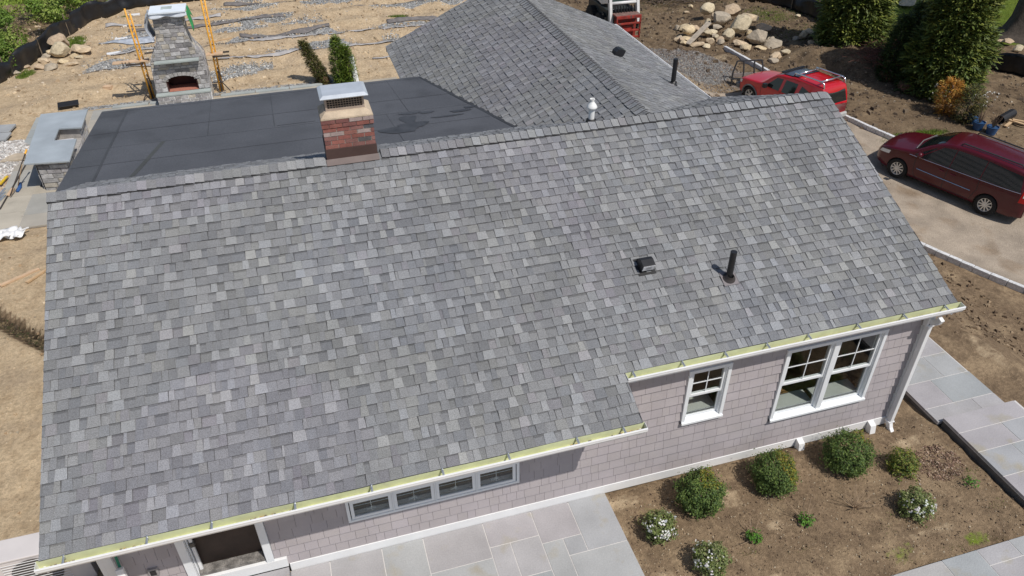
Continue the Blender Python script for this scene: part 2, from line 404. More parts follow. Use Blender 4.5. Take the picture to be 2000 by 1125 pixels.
# -- walls
wl = MB()
OP = [(9.075+.05, 9.834-.05, 1.307+.04, 2.492-.04), (10.832+.05, 12.762-.05, .853+.04, 2.485-.04), (3.555+.04, 6.282-.04, .836+.03, 1.345-.03), (1.27, 2.25, .38, 2.4)]
xs = sorted({.2, 13.55}|{x for o in OP for x in o[:2]}); zs = sorted({-.4, 2.62}|{z for o in OP for z in o[2:]})
for a, b in zip(xs, xs[1:]):
    for c_, d_ in zip(zs, zs[1:]):
        if not any(o[0]-1e-6 <= a and b <= o[1]+1e-6 and o[2]-1e-6 <= c_ and d_ <= o[3]+1e-6 for o in OP):
            wl.box(a, b, -4.10, -3.94, c_, d_)
wl.box(.2, .34, -3.94, 4.1, -.4, 2.85); wl.box(13.41, 13.55, -3.94, 4.1, -.6, 2.85); wl.box(.34, 13.41, 3.96, 4.1, -.4, 2.85)
wl.add([(.2, -3.94, 2.85), (.2, 4.1, 2.85), (.2, 0, 4.74)], [(0, 1, 2)]); wl.add([(13.55, -3.94, 2.85), (13.55, 4.1, 2.85), (13.55, 0, 4.74)], [(0, 2, 1)])
M_wallc = mat('wall_core', (.12, .105, .105), .8)
wl.build('wall', M_wallc, house)
# siding shingles
def siding_strip(u0, u1, P, z0, z1, ex, skip, seed):
    rr = random.Random(seed); mb = MB(); n = int(math.ceil((z1-z0)/ex))
    for i in range(n):
        za = z0+i*ex; zb2 = min(z1, za+ex); x = u0-rr.uniform(0, .2)
        while x < u1:
            wd = rr.choice([.13, .165, .2, .235, .27])*rr.uniform(.97, 1.03)
            a, b = max(u0, x+.002), min(u1, x+wd-.002); x += wd
            if b-a < .01: continue
            k = rr.uniform(.965, 1.035); c = (.412*k, .374*k, .381*k*rr.uniform(.985, 1.015))
            segs = [(a, b, za, zb2)]
            for (s0, s1, t0, t1) in skip:
                out = []
                for (p, q, r_, s_) in segs:
                    if q <= s0 or p >= s1 or s_ <= t0 or r_ >= t1: out.append((p, q, r_, s_)); continue
                    if p < s0: out.append((p, s0, r_, s_))
                    if q > s1: out.append((s1, q, r_, s_))
                    p2, q2 = max(p, s0), min(q, s1)
                    if r_ < t0: out.append((p2, q2, r_, t0))
                    if s_ > t1: out.append((p2, q2, t1, s_))
                segs = out
            for (p, q, r_, s_) in segs:
                if q-p < .006 or s_-r_ < .006: continue
                f0 = (r_-za)/ex; f1 = (s_-za)/ex; h0 = lerp(.034, .010, f0); h1 = lerp(.034, .010, f1)
                mb.hexa([P(p, 0, r_), P(q, 0, r_), P(q, -.002, s_), P(p, -.002, s_), P(p, h0, r_), P(q, h0, r_), P(q, h1, s_), P(p, h1, s_)], c)
    return mb
skip = [(9.075, 9.834, 1.307, 2.492), (10.832, 12.762, .853, 2.485), (3.555, 6.282, .836, 1.345), (1.14, 2.37, 0, 2.6)]
sd = siding_strip(.30, 13.46, lambda x, h, z: (x, -4.098-h, z), .195, 2.60, .2, skip, 4)
sd2 = siding_strip(-4.0, 4.0, lambda x, h, z: (13.55+h, x, z), .195, 2.8, .2, [], 5)
o_ = len(sd.v); sd.v += sd2.v; sd.f += [[i+o_ for i in f] for f in sd2.f]; sd.c += sd2.c; sd.m += sd2.m
sd.build('siding', M_siding, house)
t = MB(); t.box(2.56, 13.60, -4.145, -4.103, 0.0, .192); t.box(.2, 2.545, -4.165, -4.103, .17, .372)
t.build('skirt_board', M_white, house, bevel=.004)
t = MB(); t.box(2.3, 13.52, -4.10, -4.0, -.5, .0, (1, 1, 1)); t.build('foundation', mat('foundation', (.30, .24, .18), .9, .2, 3, bump=.3), house)
t = MB(); t.box(.19, .31, -4.17, -4.10, .375, 2.6); t.box(.125, .19, -4.17, -3.9, .375, 2.6); t.build('corner_board', M_white, house, bevel=.003)
t = MB(); t.box(13.465, 13.60, -4.155, -4.10, .195, 2.6); t.box(13.56, 13.605, -4.10, -3.9, .195, 2.6)
t.build('corner_board', M_white, house, bevel=.003)
dsp.build('downspout', M_white, house, bevel=.006)
# interior seen through the glass
t = MB(); t.box(.36, 13.4, -3.93, 3.9, .2, .28); t.build('floor', M_floor, house)
t = MB(); t.box(.36, 13.4, -.9, -.8, .28, 2.7); t.box(10.15, 10.25, -3.93, -.9, .28, 2.7); t.box(7.2, 7.3, -3.93, -.9, .28, 2.7); t.box(2.8, 2.9, -3.93, -.9, .28, 2.7); t.box(.36, 13.4, -3.93, 3.9, 2.63, 2.68)
t.build('inner_wall', M_room, house)
# windows
def dh_window(x0, x1, z0, z1, units, label=None):
    cw = .062; y = -4.135
    fr = MB()
    fr.box(x0, x0+cw, y-.022, y+.06, z0, z1); fr.box(x1-cw, x1, y-.022, y+.06, z0, z1); fr.box(x0+cw, x1-cw, y-.022, y+.06, z1-cw, z1)
    fr.hexa([(x0, y-.05, z0), (x1, y-.05, z0), (x1, y+.06, z0), (x0, y+.06, z0), (x0, y-.05, z0+.045), (x1, y-.05, z0+.045), (x1, y+.06, z0+.078), (x0, y+.06, z0+.078)])
    w_ = (x1-x0-2*cw)/units; mul = .05
    for k in range(1, units):
        xm = x0+cw+w_*k; fr.box(xm-mul, xm+mul, y-.020, y+.06, z0+.05, z1-cw-.001)
    win = fr.build('window', M_frame, house, bevel=.004)
    if label: win['label'] = label
    zi0, zi1 = z0+.07, z1-cw; zm = lerp(zi0, zi1, .50)
    for k in range(units):
        a = x0+cw+w_*k+(mul if k else 0); b = x0+cw+w_*(k+1)-(mul if k < units-1 else 0)
        j = MB()
        for (xa, xb) in ((a, a+.018), (b-.018, b)): j = MB(); j.box(xa, xb, y+.005, y+.12, zi0, zi1); j.build('jamb', M_frame, win)
        s_ = MB(); r = .034; a2, b2 = a+.019, b-.019
        def sash(mb, ya, yb_, za, zb2, br, tr):
            mb.box(a2, a2+r, ya, yb_, za, zb2); mb.box(b2-r, b2, ya, yb_, za, zb2)
            mb.box(a2+r, b2-r, ya, yb_, za, za+br); mb.box(a2+r, b2-r, ya, yb_, zb2-tr, zb2)
        sash(s_, y+.02, y+.05, zm-.022, zi1-.002, .045, .034)
        xm = (a2+b2)/2; zq = (zm+.023+zi1-.036)/2; g_ = .007
        s_.box(xm-g_, xm+g_, y+.030, y+.040, zm+.023, zi1-.036); s_.box(a2+r, xm-g_-.001, y+.030, y+.040, zq-g_, zq+g_); s_.box(xm+g_+.001, b2-r, y+.030, y+.040, zq-g_, zq+g_)
        s_.build('upper_sash', M_frame, win)
        p_ = MB(); p_.box(a2+r-.003, b2-r+.003, y+.042, y+.046, zm+.02, zi1-.03); p_.build('pane', M_glass, win)
        s_ = MB(); sash(s_, y+.055, y+.085, zi0+.002, zm+.02, .04, .034); s_.build('lower_sash', M_frame, win)
        p_ = MB(); p_.box(a2+r-.003, b2-r+.003, y+.068, y+.072, zi0+.035, zm-.01); p_.build('pane', M_glass, win)
        st = MB(); st.box(a, b, y+.125, y+.42, zi0+.03, zi0+.06); st.build('stool', M_stool, win)
    return win
dh_window(9.075, 9.834, 1.307, 2.492, 1, 'small single double-hung window')
dh_window(10.832, 12.762, .853, 2.485, 2, 'wide pair of double-hung windows')
# four awning windows in a row
y = -4.14; X0, X1, Z0, Z1 = 3.555, 6.282, .836, 1.345
fr = MB(); fr.box(X0, X1, y-.02, y+.05, Z0, Z0+.045); fr.box(X0, X1, y-.02, y+.05, Z1-.045, Z1); fr.box(X0, X0+.045, y-.02, y+.05, Z0+.046, Z1-.046); fr.box(X1-.045, X1, y-.02, y+.05, Z0+.046, Z1-.046)
uw = (X1-X0-.09)/4
for k in range(1, 4): fr.box(X0+.045+uw*k-.012, X0+.045+uw*k+.012, y-.02, y+.05, Z0+.046, Z1-.046)
wf = fr.build('window_row', M_frame, house, bevel=.003); wf['label'] = 'row of four small awning windows in one white frame'
aw = None
for k in range(4):
    a = X0+.045+uw*k+.014; b = a+uw-.028; at = (a, y, Z0)
    if aw is None:
        s_ = MB(); r = .05; za, zb2 = Z0+.05, Z1-.05
        s_.box(a, a+r, y-.012, y+.03, za, zb2); s_.box(b-r, b, y-.012, y+.03, za, zb2); s_.box(a+r, b-r, y-.012, y+.03, za, za+r); s_.box(a+r, b-r, y-.012, y+.03, zb2-r, zb2)
        xm = (a+b)/2; s_.box(xm-.004, xm+.004, y+.016, y+.022, za+r, zb2-r); s_.box(a+r, b-r, y+.016, y+.0215, (za+zb2)/2+.06, (za+zb2)/2+.068)
        s_.box(xm-.08, xm+.06, y+.07, y+.10, za+.055, za+.075, m=0); s_.tube([(xm-.02, y+.09, za+.075), (xm+.03, y+.08, za+.10)], .008, 6)
        s_.box(a, b, y+.06, y+.13, za-.02, za+.03)
        aw = s_.build('awning_sash', M_frame, wf, at=at, bevel=.003)
        p_ = MB(); p_.box(a+r-.003, b-r+.003, y+.006, y+.010, za+r-.003, zb2-r+.003)
        gp_ = p_.build('pane', M_glass, None, at=at); gp_.parent = aw; gp_.location = (0, 0, 0)
    else:
        copy_tree(aw, wf, Vector(at)-Vector(ROOT[wf.name]))
# door
t = MB()
t.box(1.145, 1.265, -4.165, -4.05, .375, 2.5); t.box(2.255, 2.365, -4.165, -4.05, .375, 2.5); t.box(1.265, 2.255, -4.165, -4.05, 2.4, 2.5)
t.box(1.267, 1.285, -4.10, -3.98, .375, 2.4); t.box(2.235, 2.253, -4.10, -3.98, .375, 2.4)
dr = t.build('door', M_frame, house, bevel=.003); dr['label'] = 'open entrance with dark door set back in a white frame'
t = MB(); t.box(1.285, 2.235, -3.965, -3.92, .46, 2.4); t.build('door_leaf', M_dwood, dr)
t = MB(); t.box(1.30, 1.345, -4.06, -4.02, .46, 1.02); t.box(1.30, 1.345, -4.06, -4.02, 1.12, 2.4); t.build('screen_door_edge', M_white, dr)
t = MB(); t.box(1.30, 1.36, -4.075, -4.015, 1.025, 1.115); t.build('latch', mat('latch', (.12, .11, .10), .4), dr)
t = MB(); t.box(1.287, 2.233, -4.12, -3.97, .373, .46); th_ = t.build('threshold', mat('rough_sill', (.20, .185, .17), .9, .5, 9, .3, 70, .8, 40), dr, bevel=.01)
# outlet box left of the door
t = MB(); t.box(.66, .80, -4.165, -4.125, .70, .86); ob = t.build('outlet_cover', mat('outlet_cover', (.30, .28, .28), .6), house, bevel=.006)
t = MB(); t.box(.69, .77, -4.172, -4.16, .73, .83); t.build('outlet_face', M_blackm, ob)
# chimney
cx0, cx1, cy0, cy1 = 4.225, 5.03, -.05, .50
cb = MB(); rr = random.Random(9); zb0 = 5.085; ch = .0725
cb.box(cx0+.008, cx1-.008, cy0+.008, cy1-.008, 4.3, 5.585, (.50, .46, .40))
REDS = [(.27, .105, .085), (.24, .09, .075), (.31, .135, .11), (.21, .09, .08), (.26, .125, .11)]
for i in range(7):
    z = zb0+i*ch-.003; pr = .012 if i >= 5 else 0
    for face in range(4):
        Ln = (cx1-cx0) if face % 2 == 0 else (cy1-cy0); x = -(.11 if i % 2 else 0)
        while x < Ln:
            a, b = max(0, x), min(Ln, x+.205); x += .217
            if b-a < .03: continue
            c = rr.choice(REDS) if rr.random() < .8 else rr.choice([(.10, .10, .11), (.13, .12, .12)])
            k = rr.uniform(.85, 1.15); c = tuple(q*k for q in c)
            if i in (6, 3) and rr.random() < .3: c = (.38, .30, .28)
            q = .004+pr
            if face == 0: cb.box(cx0+a-(q if a == 0 else 0), cx0+b+(q if b == Ln else 0), cy0-q, cy0+.02, z, z+.061, c)
            if face == 2: cb.box(cx0+a, cx0+b, cy1-.02, cy1+q, z, z+.061, c)
            if face == 1: cb.box(cx1-.02, cx1+q-.0005, cy0+max(a, .006), cy0+min(b, Ln-.006), z, z+.061, c)
            if face == 3: cb.box(cx0-q+.0005, cx0+.02, cy0+max(a, .006), cy0+min(b, Ln-.006), z, z+.061, c)
chim = cb.build('chimney', M_brick, house)
t = MB(); zt = zb0+7*ch
def frustum(mb, x0, x1, y0, y1, z0, dx, dy, z1):
    mb.hexa([(x0, y0, z0), (x1, y0, z0), (x1, y1, z0), (x0, y1, z0), (x0+dx, y0+dy, z1), (x1-dx, y0+dy, z1), (x1-dx, y1-dy, z1), (x0+dx, y1-dy, z1)])
frustum(t, cx0-.018, cx1+.018, cy0-.018, cy1+.018, zt-.015, 0, 0, zt+.012); frustum(t, cx0-.018, cx1+.018, cy0-.018, cy1+.018, zt+.0125, .09, .10, zt+.085)
t.build('mortar_crown', M_crown, chim, bevel=.008)
t = MB(); bx0, bx1, by0, by1, bz0, bz1 = cx0+.09, cx1-.09, cy0+.12, cy1-.10, zt+.07, zt+.315
t.box(bx0, bx1, by0, by1, bz0, bz0+.05); t.box(bx0, bx0+.03, by0, by1, bz0+.05, bz1); t.box(bx1-.03, bx1, by0, by1, bz0+.05, bz1); t.box(bx0+.03, bx1-.03, by0, by1, bz1-.015, bz1)
t.build('cap_base', mat('cap_base', (.36, .29, .24), .6, .2, 8), chim)
t = MB()
for k in range(14):
    x = lerp(bx0+.03, bx1-.03, k/13); t.box(x-.004, x+.004, by0+.002, by0+.008, bz0+.05, bz1-.015); pass
for k in range(1, 5):
    z = lerp(bz0+.05, bz1-.015, k/5); t.box(bx0+.03, bx1-.03, by0+.0075, by0+.0125, z-.004, z+.004)
t.build('cap_grille', mat('cap_grille', (.30, .24, .19), .5), chim)
t = MB(); t.box(bx0+.03, bx1-.03, by0+.1, by1-.1, bz0+.05, bz1-.02); t.build('flue', M_black, chim)
t = MB(); lx0, lx1, ly0, ly1, lz = cx0+.02, cx1-.02, cy0+.02, cy1+.04, bz1
t.box(lx0, lx1, ly0, ly1, lz, lz+.014); frustum(t, lx0, lx1, ly0, ly1, lz+.0145, .055, .055, lz+.05)
t.build('cap_lid', M_galv, chim, bevel=.003)
t = MB()
t.box(cx0-.016, cx1+.016, cy0-.02, cy1+.02, ZR-S*.55, zb0-.004)
t.build('counter_flashing', M_brown, chim, bevel=.003)
t = MB(); ya, yb_ = cy0-.02, cy0-.12
t.hexa([(cx0-.03, yb_, ZR+S*yb_+.024), (cx1+.03, yb_, ZR+S*yb_+.024), (cx1+.03, ya, ZR+S*ya+.024), (cx0-.03, ya, ZR+S*ya+.024), (cx0-.03, yb_, ZR+S*yb_+.030), (cx1+.03, yb_, ZR+S*yb_+.030), (cx1+.03, ya, ZR+S*ya+.05), (cx0-.03, ya, ZR+S*ya+.05)])
t.build('apron_flashing', M_brown2, chim)
# vents on the front slope
def onroof(px, py):
    d_ = ray(px, py); t_ = (ZR+S*CAM.y-CAM.z)/(d_.z-S*d_.y); return CAM+d_*t_
def pipe_vent(P, h, r, slopev, label, mb_boot=M_brown):
    q = MB(); q.tube([P+Vector((0, 0, -.1)), P+Vector((0, 0, h))], r, 18, caps=False); q.tube([P+Vector((0, 0, h)), P+Vector((0, 0, h-.25))], r*.86, 18, caps=True)
    q.lathe([(r*.86, 0), (r, 0)], P+Vector((0, 0, h)), n=18)
    v = q.build('vent_pipe', M_blackm, house, smooth=False); v['label'] = label
    q = MB(); q.lathe([(r*2.3, .0), (r*2.1, .03), (r*1.9, .055), (r*1.35, .06), (r*1.25, .10), (r*1.02, .115)], P-slopev*.02, axis=slopev, n=22)
    q.build('boot', mb_boot, v, smooth=True)
    q = MB(); e1 = Vector((1, 0, 0)) if abs(slopev.x) < .1 else Vector((0, 1, 0)); e2 = slopev.cross(e1)
    c0 = P+slopev*.012; s_ = .13
    q.hexa([c0-e1*s_-e2*s_, c0+e1*s_-e2*s_, c0+e1*s_+e2*s_, c0-e1*s_+e2*s_]+[k+slopev*.004 for k in (c0-e1*s_-e2*s_, c0+e1*s_-e2*s_, c0+e1*s_+e2*s_, c0-e1*s_+e2*s_)])
    q.build('flashing', mat('grey_flashing', (.20, .18, .185), .5, .1, 5) if 'grey_flashing' not in bpy.data.materials else bpy.data.materials['grey_flashing'], v)
pipe_vent(onroof(1423, 545)+Vector((0, 0, .01)), .52, .052, nf, 'black plastic vent pipe low on the front roof slope', mat('dark_boot', (.05, .042, .040), .45, .12, 5))
def hood_vent(P, label, front=Vector((0, -1, 0)), face=True, n_=nf):
    e1 = front.cross(Vector((0, 0, 1))).normalized(); e2 = n_.cross(e1).normalized()
    if e2.z > 0: e2 = -e2                      # down the slope
    q = MB(); a, dpt, hh = .108, .115, .19
    def pt(u_, v_, h): return P+e1*u_+e2*v_+n_*h
    prof = [(-dpt, .01), (-dpt, hh*.45), (-dpt*.6, hh*.85), (-dpt*.1, hh), (dpt, hh), (dpt, hh*.3), (dpt*.6, .01)]
    vs = [pt(-a, v_, h) for v_, h in prof]+[pt(a, v_, h) for v_, h in prof]; k = len(prof)
    q.add(vs, [tuple(range(k)), tuple(reversed(range(k, 2*k)))]+[(i, k+i, k+(i+1) % k, (i+1) % k) for i in range(k)])
    v = q.build('roof_vent', M_blackm, house, bevel=.006); v['label'] = label
    q = MB(); q.hexa([pt(-.15, -.15, .008), pt(.15, -.15, .008), pt(.15, .17, .008), pt(-.15, .17, .008), pt(-.15, -.15, .014), pt(.15, -.15, .014), pt(.15, .17, .014), pt(-.15, .17, .014)])
    q.build('vent_flange', M_black, v)
    if face:
        q = MB(); q.hexa([pt(-a*.9, dpt+.002, hh*.36), pt(a*.93, dpt+.002, hh*.36), pt(a*.93, dpt+.006, hh*.36), pt(-a*.9, dpt+.006, hh*.36), pt(-a*.9, dpt+.002, hh*.97), pt(a*.93, dpt+.002, hh*.97), pt(a*.93, dpt+.006, hh*.97), pt(-a*.9, dpt+.006, hh*.97)])
        st = q.build('sticker', mat('sticker', (.72, .73, .76), .5), v)
        q = MB(); pts_ = [pt(a*.45*math.cos(t_), dpt+.0065, hh*.66+.022*math.sin(t_)) for t_ in [k*math.pi/8 for k in range(17)]]
        q.tube(pts_, .002, 4); q.tube([pt(-.03, dpt+.0065, hh*.66), pt(.03, dpt+.0065, hh*.68)], .0025, 4)
        q.build('sticker_print', M_blackm, v)
hood_vent(onroof(1258, 520), 'boxy black roof vent with pale sticker on its front')
# white flue just behind the ridge
fb = Vector((9.07, .45, ZR-S*.45)); q = MB()
q.lathe([(.056, -.1), (.056, .27)], fb, n=20); q.lathe([(.056, .27), (.075, .285), (.098, .31), (.098, .33), (.075, .37), (.045, .41), (.034, .435), (.038, .45), (.048, .475), (.044, .48), (.034, .465)], fb, n=22)
fl = q.build('flue_pipe', M_pvc, house, smooth=True); fl['label'] = 'white flue with rounded cap just behind the ridge'
q = MB(); q.lathe([(.105, .03), (.09, .08), (.06, .095)], fb, n=20); q.build('boot', M_black, fl, smooth=True)
# ---- rear wing with its own ridge
wn = Vector((-S, 0, 1)).normalized(); wr_ = Vector((S, 0, 1)).normalized(); ZE = ZR-S*WH
cw_ = WH*SC/24; CON_[0] = .6; HM_[0] = 1.7
ymin = lambda v: max(0.05, 0)
# left slope: u runs -y .. ; eave at x=WX-WH
def flatz(y): return 4.28-.11*y
mb = shingles((WX-WH, WY1, ZE), (0, -1, 0), Vector((1, 0, S))/SC, wn, 24, cw_, lambda v: (0, WY1-(WH-v/SC)+.02), 31)
mb.build('wing_left_roof', M_sh, house)
HM_[0] = 1.0
mb = shingles((WX+WH, .0, ZE), (0, 1, 0), Vector((-1, 0, S))/SC, wr_, 24, cw_, lambda v: (max(0, (WH-v/SC)-.02), WY1), 32)
mb.build('wing_right_roof', M_sh, house)
caps([(WX, .05, ZR-.005), (WX, WY1-.15, ZR-.005)], .165, S, S, seed=15).build('wing_ridge_cap', M_sh, house)
t = MB()
for sg in (-1, 1):
    xa, xb = (WX, WX+WH-.01) if sg > 0 else (WX-WH+.01, WX)
    za, zb2 = (ZR, ZE) if sg > 0 else (ZE, ZR)
    t.hexa([(xa, 3.4, za-th), (xb, 3.4, zb2-th), (xb, WY1-.01, zb2-th), (xa, WY1-.01, za-th), (xa, 3.4, za-.006), (xb, 3.4, zb2-.006), (xb, WY1-.01, zb2-.006), (xa, WY1-.01, za-.006)])
t.box(WX-WH+.3, WX+WH-.3, 4.15, WY1-.3, -.4, ZE-.1); 
t.add([(WX-WH+.3, WY1-.3, ZE-.1), (WX+WH-.3, WY1-.3, ZE-.1), (WX, WY1-.3, ZR-.2)], [(0, 2, 1)])
t.build('wing_wall', M_white, house)
t = MB(); xg = WX+WH; zt = ZE-.02
t.box(xg-.01, xg+.10, 3.55, WY1+.02, zt-.11, zt-.105); t.box(xg-.012, xg-.008, 3.55, WY1+.02, zt-.105, zt+.01); t.box(xg+.095, xg+.112, 3.55, WY1+.02, zt-.104, zt+.012); t.box(xg-.01, xg+.11, WY1+.02, WY1+.025, zt-.11, zt+.01)
t.build('gutter', M_white, house)
t = MB(); t.hexa([(WX-WH-.0, WY1, ZE-.14), (WX-WH, WY1+.03, ZE-.14), (WX, WY1+.03, ZR-.14), (WX, WY1, ZR-.14), (WX-WH, WY1, ZE+.01), (WX-WH, WY1+.03, ZE+.01), (WX, WY1+.03, ZR+.01), (WX, WY1, ZR+.01)])
t.hexa([(WX, WY1, ZR-.14), (WX, WY1+.03, ZR-.14), (WX+WH, WY1+.03, ZE-.14), (WX+WH, WY1, ZE-.14), (WX, WY1, ZR+.01), (WX, WY1+.03, ZR+.01), (WX+WH, WY1+.03, ZE+.01), (WX+WH, WY1, ZE+.01)])
t.build('rake_board', mat('grey_rake', (.25, .25, .26), .7), house)
def onwing(px, py):
    d_ = ray(px, py); # z = ZR - S*(x-WX)
    t_ = (ZR+S*WX-S*CAM.x-CAM.z)/(d_.z+S*d_.x); return CAM+d_*t_
pipe_vent(onwing(1314, 165), .62, .055, wr_, 'black vent pipe on the rear wing roof', M_blackm)
hood_vent(onwing(1205, 108), 'black boxy vent on the rear wing roof', Vector((1, 0, 0)), False, wr_)
# ---- low-slope membrane roof over the rear porch
mb = MB(); FX0, FX1, FY0, FY1 = -.44, 8.25, 1.80, 6.68
def wx_at(y): # where the porch roof meets the wing slope
    return WX-(ZR-flatz(y))/S
rr = random.Random(2); base = (.090, .093, .104)
ny = 7; ys = [lerp(FY0-.1, FY1, k/ny) for k in range(ny+1)]
bands = [1.7, 2.9, 3.9, 4.9, 6.68]
for i, (ya, yb_) in enumerate(zip(bands, bands[1:])):
    xe = [FX0, .12, 1.1+i*.35, 2.9-.3*(i % 2), 4.6, 6.0]
    for a, b in zip(xe, xe[1:]+[None]):
        k = rr.uniform(.93, 1.07); k = 1+(k-1)*.5; c = tuple(q*k for q in base); h = .004*(i % 2)
        if a == FX0: c = (.080, .083, .092)
        xa0 = a; xb0 = b if b else wx_at(ya)+.03; xb1 = b if b else wx_at(yb_)+.03
        mb.quad((xa0, ya, flatz(ya)+h), (xb0, ya, flatz(ya)+h), (xb1, yb_, flatz(yb_)+h), (a, yb_, flatz(yb_)+h), c)
# welded seams: narrow raised laps
def seam(p, q, wd=.014, c=(.062, .064, .07), h=.004):
    p = Vector((p[0], p[1], flatz(p[1])+.004)); q = Vector((q[0], q[1], flatz(q[1])+.004)); mb.bar(p, q, wd, h, c)
seam((FX0, 3.9), (wx_at(3.9), 3.9)); seam((.12, 1.9), (.12, 6.5), .05, (.06, .062, .068)); seam((3.35, 4.0), (3.3, 6.6), .02); seam((.75, 1.9), (1.15, 3.9), .09, (.066, .068, .066)); seam((2.0, 3.9), (1.95, 6.6), .012); seam((5.8, 1.8), (5.7, 3.9), .012)
seam((6.2, 3.9), (6.1, 6.6), .012); seam((FX0, 6.5), (6.9, 6.5), .02, (.05, .052, .056)); seam((3.4, 4.03), (4.2, 4.03), .02)
p1 = [(wx_at(y_)-.05, y_) for y_ in (1.9, 3.5, 5, 6.6)]
for a, b in zip(p1, p1[1:]): seam(a, b, .14, (.045, .047, .052), .01)
mb.build('porch_roof', M_mem, house)
# old damp patches on the membrane
mb = MB()
for (cx, cy, rx, ry) in ((5.85, 2.75, .40, .26), (6.15, 2.95, .30, .2), (6.1, 3.35, .17, .3), (6.2, 3.75, .22, .10), (6.55, 3.68, .16, .09), (6.9, 3.25, .34, .05), (7.25, 3.5, .22, .09), (7.5, 3.68, .12, .08)):
    vs = [(cx+rx*math.cos(t_)*(1+.25*math.sin(3*t_+cx)), cy+ry*math.sin(t_)*(1+.2*math.cos(2*t_)), 0) for t_ in [k*math.pi/12 for k in range(24)]]
    mb.add([(x_, y_, flatz(y_)+.010+.0006*len(mb.f)) for x_, y_, _ in vs], [tuple(range(24))], (.045, .046, .052))
mb.build('damp_patch', mat('damp_membrane', (.052, .053, .060), .5, .3, 3), house)
t = MB(); t.hexa([(FX0-.01, FY0-.3, flatz(FY0)-.15), (6.85, FY0-.3, flatz(FY0)-.15), (6.85, FY1+.005, flatz(FY1)-.15), (FX0-.01, FY1+.005, flatz(FY1)-.15), (FX0-.01, FY0-.3, flatz(FY0-.3)-.004), (6.85, FY0-.3, flatz(FY0-.3)-.004), (6.85, FY1+.005, flatz(FY1)-.004), (FX0-.01, FY1+.005, flatz(FY1)-.004)])
t.build('porch_fascia', mat('dark_edge', (.10, .10, .11), .5), house)
for x in (-.1, 2.2, 4.4, 6.6): t = MB(); t.box(x-.07, x+.07, FY1-.25, FY1-.11, 0, flatz(FY1)-.1); t.build('porch_post', M_white, house)
caps([(XL-.0, 1.75, flatz(1.75)-.02), (.95, 1.75, flatz(1.75)-.02)], .14, .3, .1, seed=18).build('porch_edge_cap', M_sh, house)
# ================================================================ LAND
M_sand = None
def groundmat():
    m = bpy.data.materials.new('earth'); m.use_nodes = True; n = m.node_tree; N = n.nodes; L = n.links
    b = N['Principled BSDF']; b.inputs['Roughness'].default_value = .95; b.inputs['Specular IOR Level'].default_value = .15
    tc = N.new('ShaderNodeTexCoord')
    def nz(sc, det=5, ro=.6):
        x = N.new('ShaderNodeTexNoise'); x.inputs['Scale'].default_value = sc; x.inputs['Detail'].default_value = det; x.inputs['Roughness'].default_value = ro
        L.new(tc.outputs['Object'], x.inputs['Vector']); return x.outputs[0]
    def rng(s_, lo, hi, a=.3, z=.7):
        r = N.new('ShaderNodeMapRange'); r.inputs[1].default_value = a; r.inputs[2].default_value = z
        r.inputs[3].default_value = lo; r.inputs[4].default_value = hi; L.new(s_, r.inputs[0]); return r.outputs[0]
    def mix(f, a, c_):
        x = N.new('ShaderNodeMix'); x.data_type = 'RGBA'; L.new(f, x.inputs[0])
        for i, q in ((6, a), (7, c_)):
            if isinstance(q, tuple): x.inputs[i].default_value = (*q, 1)
            else: L.new(q, x.inputs[i])
        return x.outputs[2]
    def math_(op, a, c_):
        x = N.new('ShaderNodeMath'); x.operation = op
        for i, q in enumerate((a, c_)):
            if isinstance(q, (int, float)): x.inputs[i].default_value = q
            else: L.new(q, x.inputs[i])
        return x.outputs[0]
    a = N.new('ShaderNodeAttribute'); a.attribute_name = 'mask'; sp = N.new('ShaderNodeSeparateColor'); L.new(a.outputs['Color'], sp.inputs[0])
    n1, n2, n3_, n4 = nz(.5), nz(3.2), nz(14), nz(60, 3)
    sand = mix(rng(n1, 0, 1), (.56, .435, .285), (.47, .36, .235)); sand = mix(rng(n2, 0, .7, .45, .7), sand, (.34, .245, .15)); sand = mix(rng(nz(.9), 0, .6, .5, .66), sand, (.36, .28, .195))
    soil = mix(rng(n1, 0, 1), (.265, .190, .118), (.185, .130, .082)); soil = mix(rng(n2, 0, .7, .48, .72), soil, (.115, .080, .052)); soil = mix(rng(nz(1.3), 0, .75, .52, .68), soil, (.36, .265, .165)); soil = mix(rng(n3_, 0, .35, .55, .75), soil, (.34, .25, .16))
    grass = mix(rng(n2, 0, 1), (.10, .15, .018), (.17, .22, .03)); grass = mix(rng(n1, 0, .5, .5, .7), grass, (.22, .20, .06))
    grav = mix(rng(n3_, 0, 1, .4, .6), (.16, .16, .16), (.36, .36, .35))
    def edge(ch, w=.35):
        e_ = math_('ADD', ch, math_('MULTIPLY', math_('SUBTRACT', n3_, .5), w*1.6)); e_ = math_('ADD', e_, math_('MULTIPLY', math_('SUBTRACT', n2, .5), w*2))
        return rng(e_, 0, 1, .38, .62)
    c = mix(edge(sp.outputs[0]), sand, soil); c = mix(edge(sp.outputs[2], .25), c, grav); c = mix(edge(sp.outputs[1]), c, grass)
    v = N.new('ShaderNodeVectorMath'); v.operation = 'SCALE'; L.new(c, v.inputs[0])
    ad = N.new('ShaderNodeAttribute'); ad.attribute_name = 'darker'
    k = math_('MULTIPLY', rng(n3_, .78, 1.20), rng(n4, .78, 1.22)); k = math_('MULTIPLY', k, math_('SUBTRACT', 1.0, math_('MULTIPLY', ad.outputs['Fac'], rng(n2, .28, .52)))); L.new(k, v.inputs['Scale']); L.new(v.outputs[0], b.inputs['Base Color'])
    bp = N.new('ShaderNodeBump'); bp.inputs['Strength'].default_value = .9; bp.inputs['Distance'].default_value = .05
    hh = math_('ADD', math_('MULTIPLY', n3_, .7), math_('MULTIPLY', n4, .35)); L.new(hh, bp.inputs['Height']); L.new(bp.outputs[0], b.inputs['Normal'])
    return m
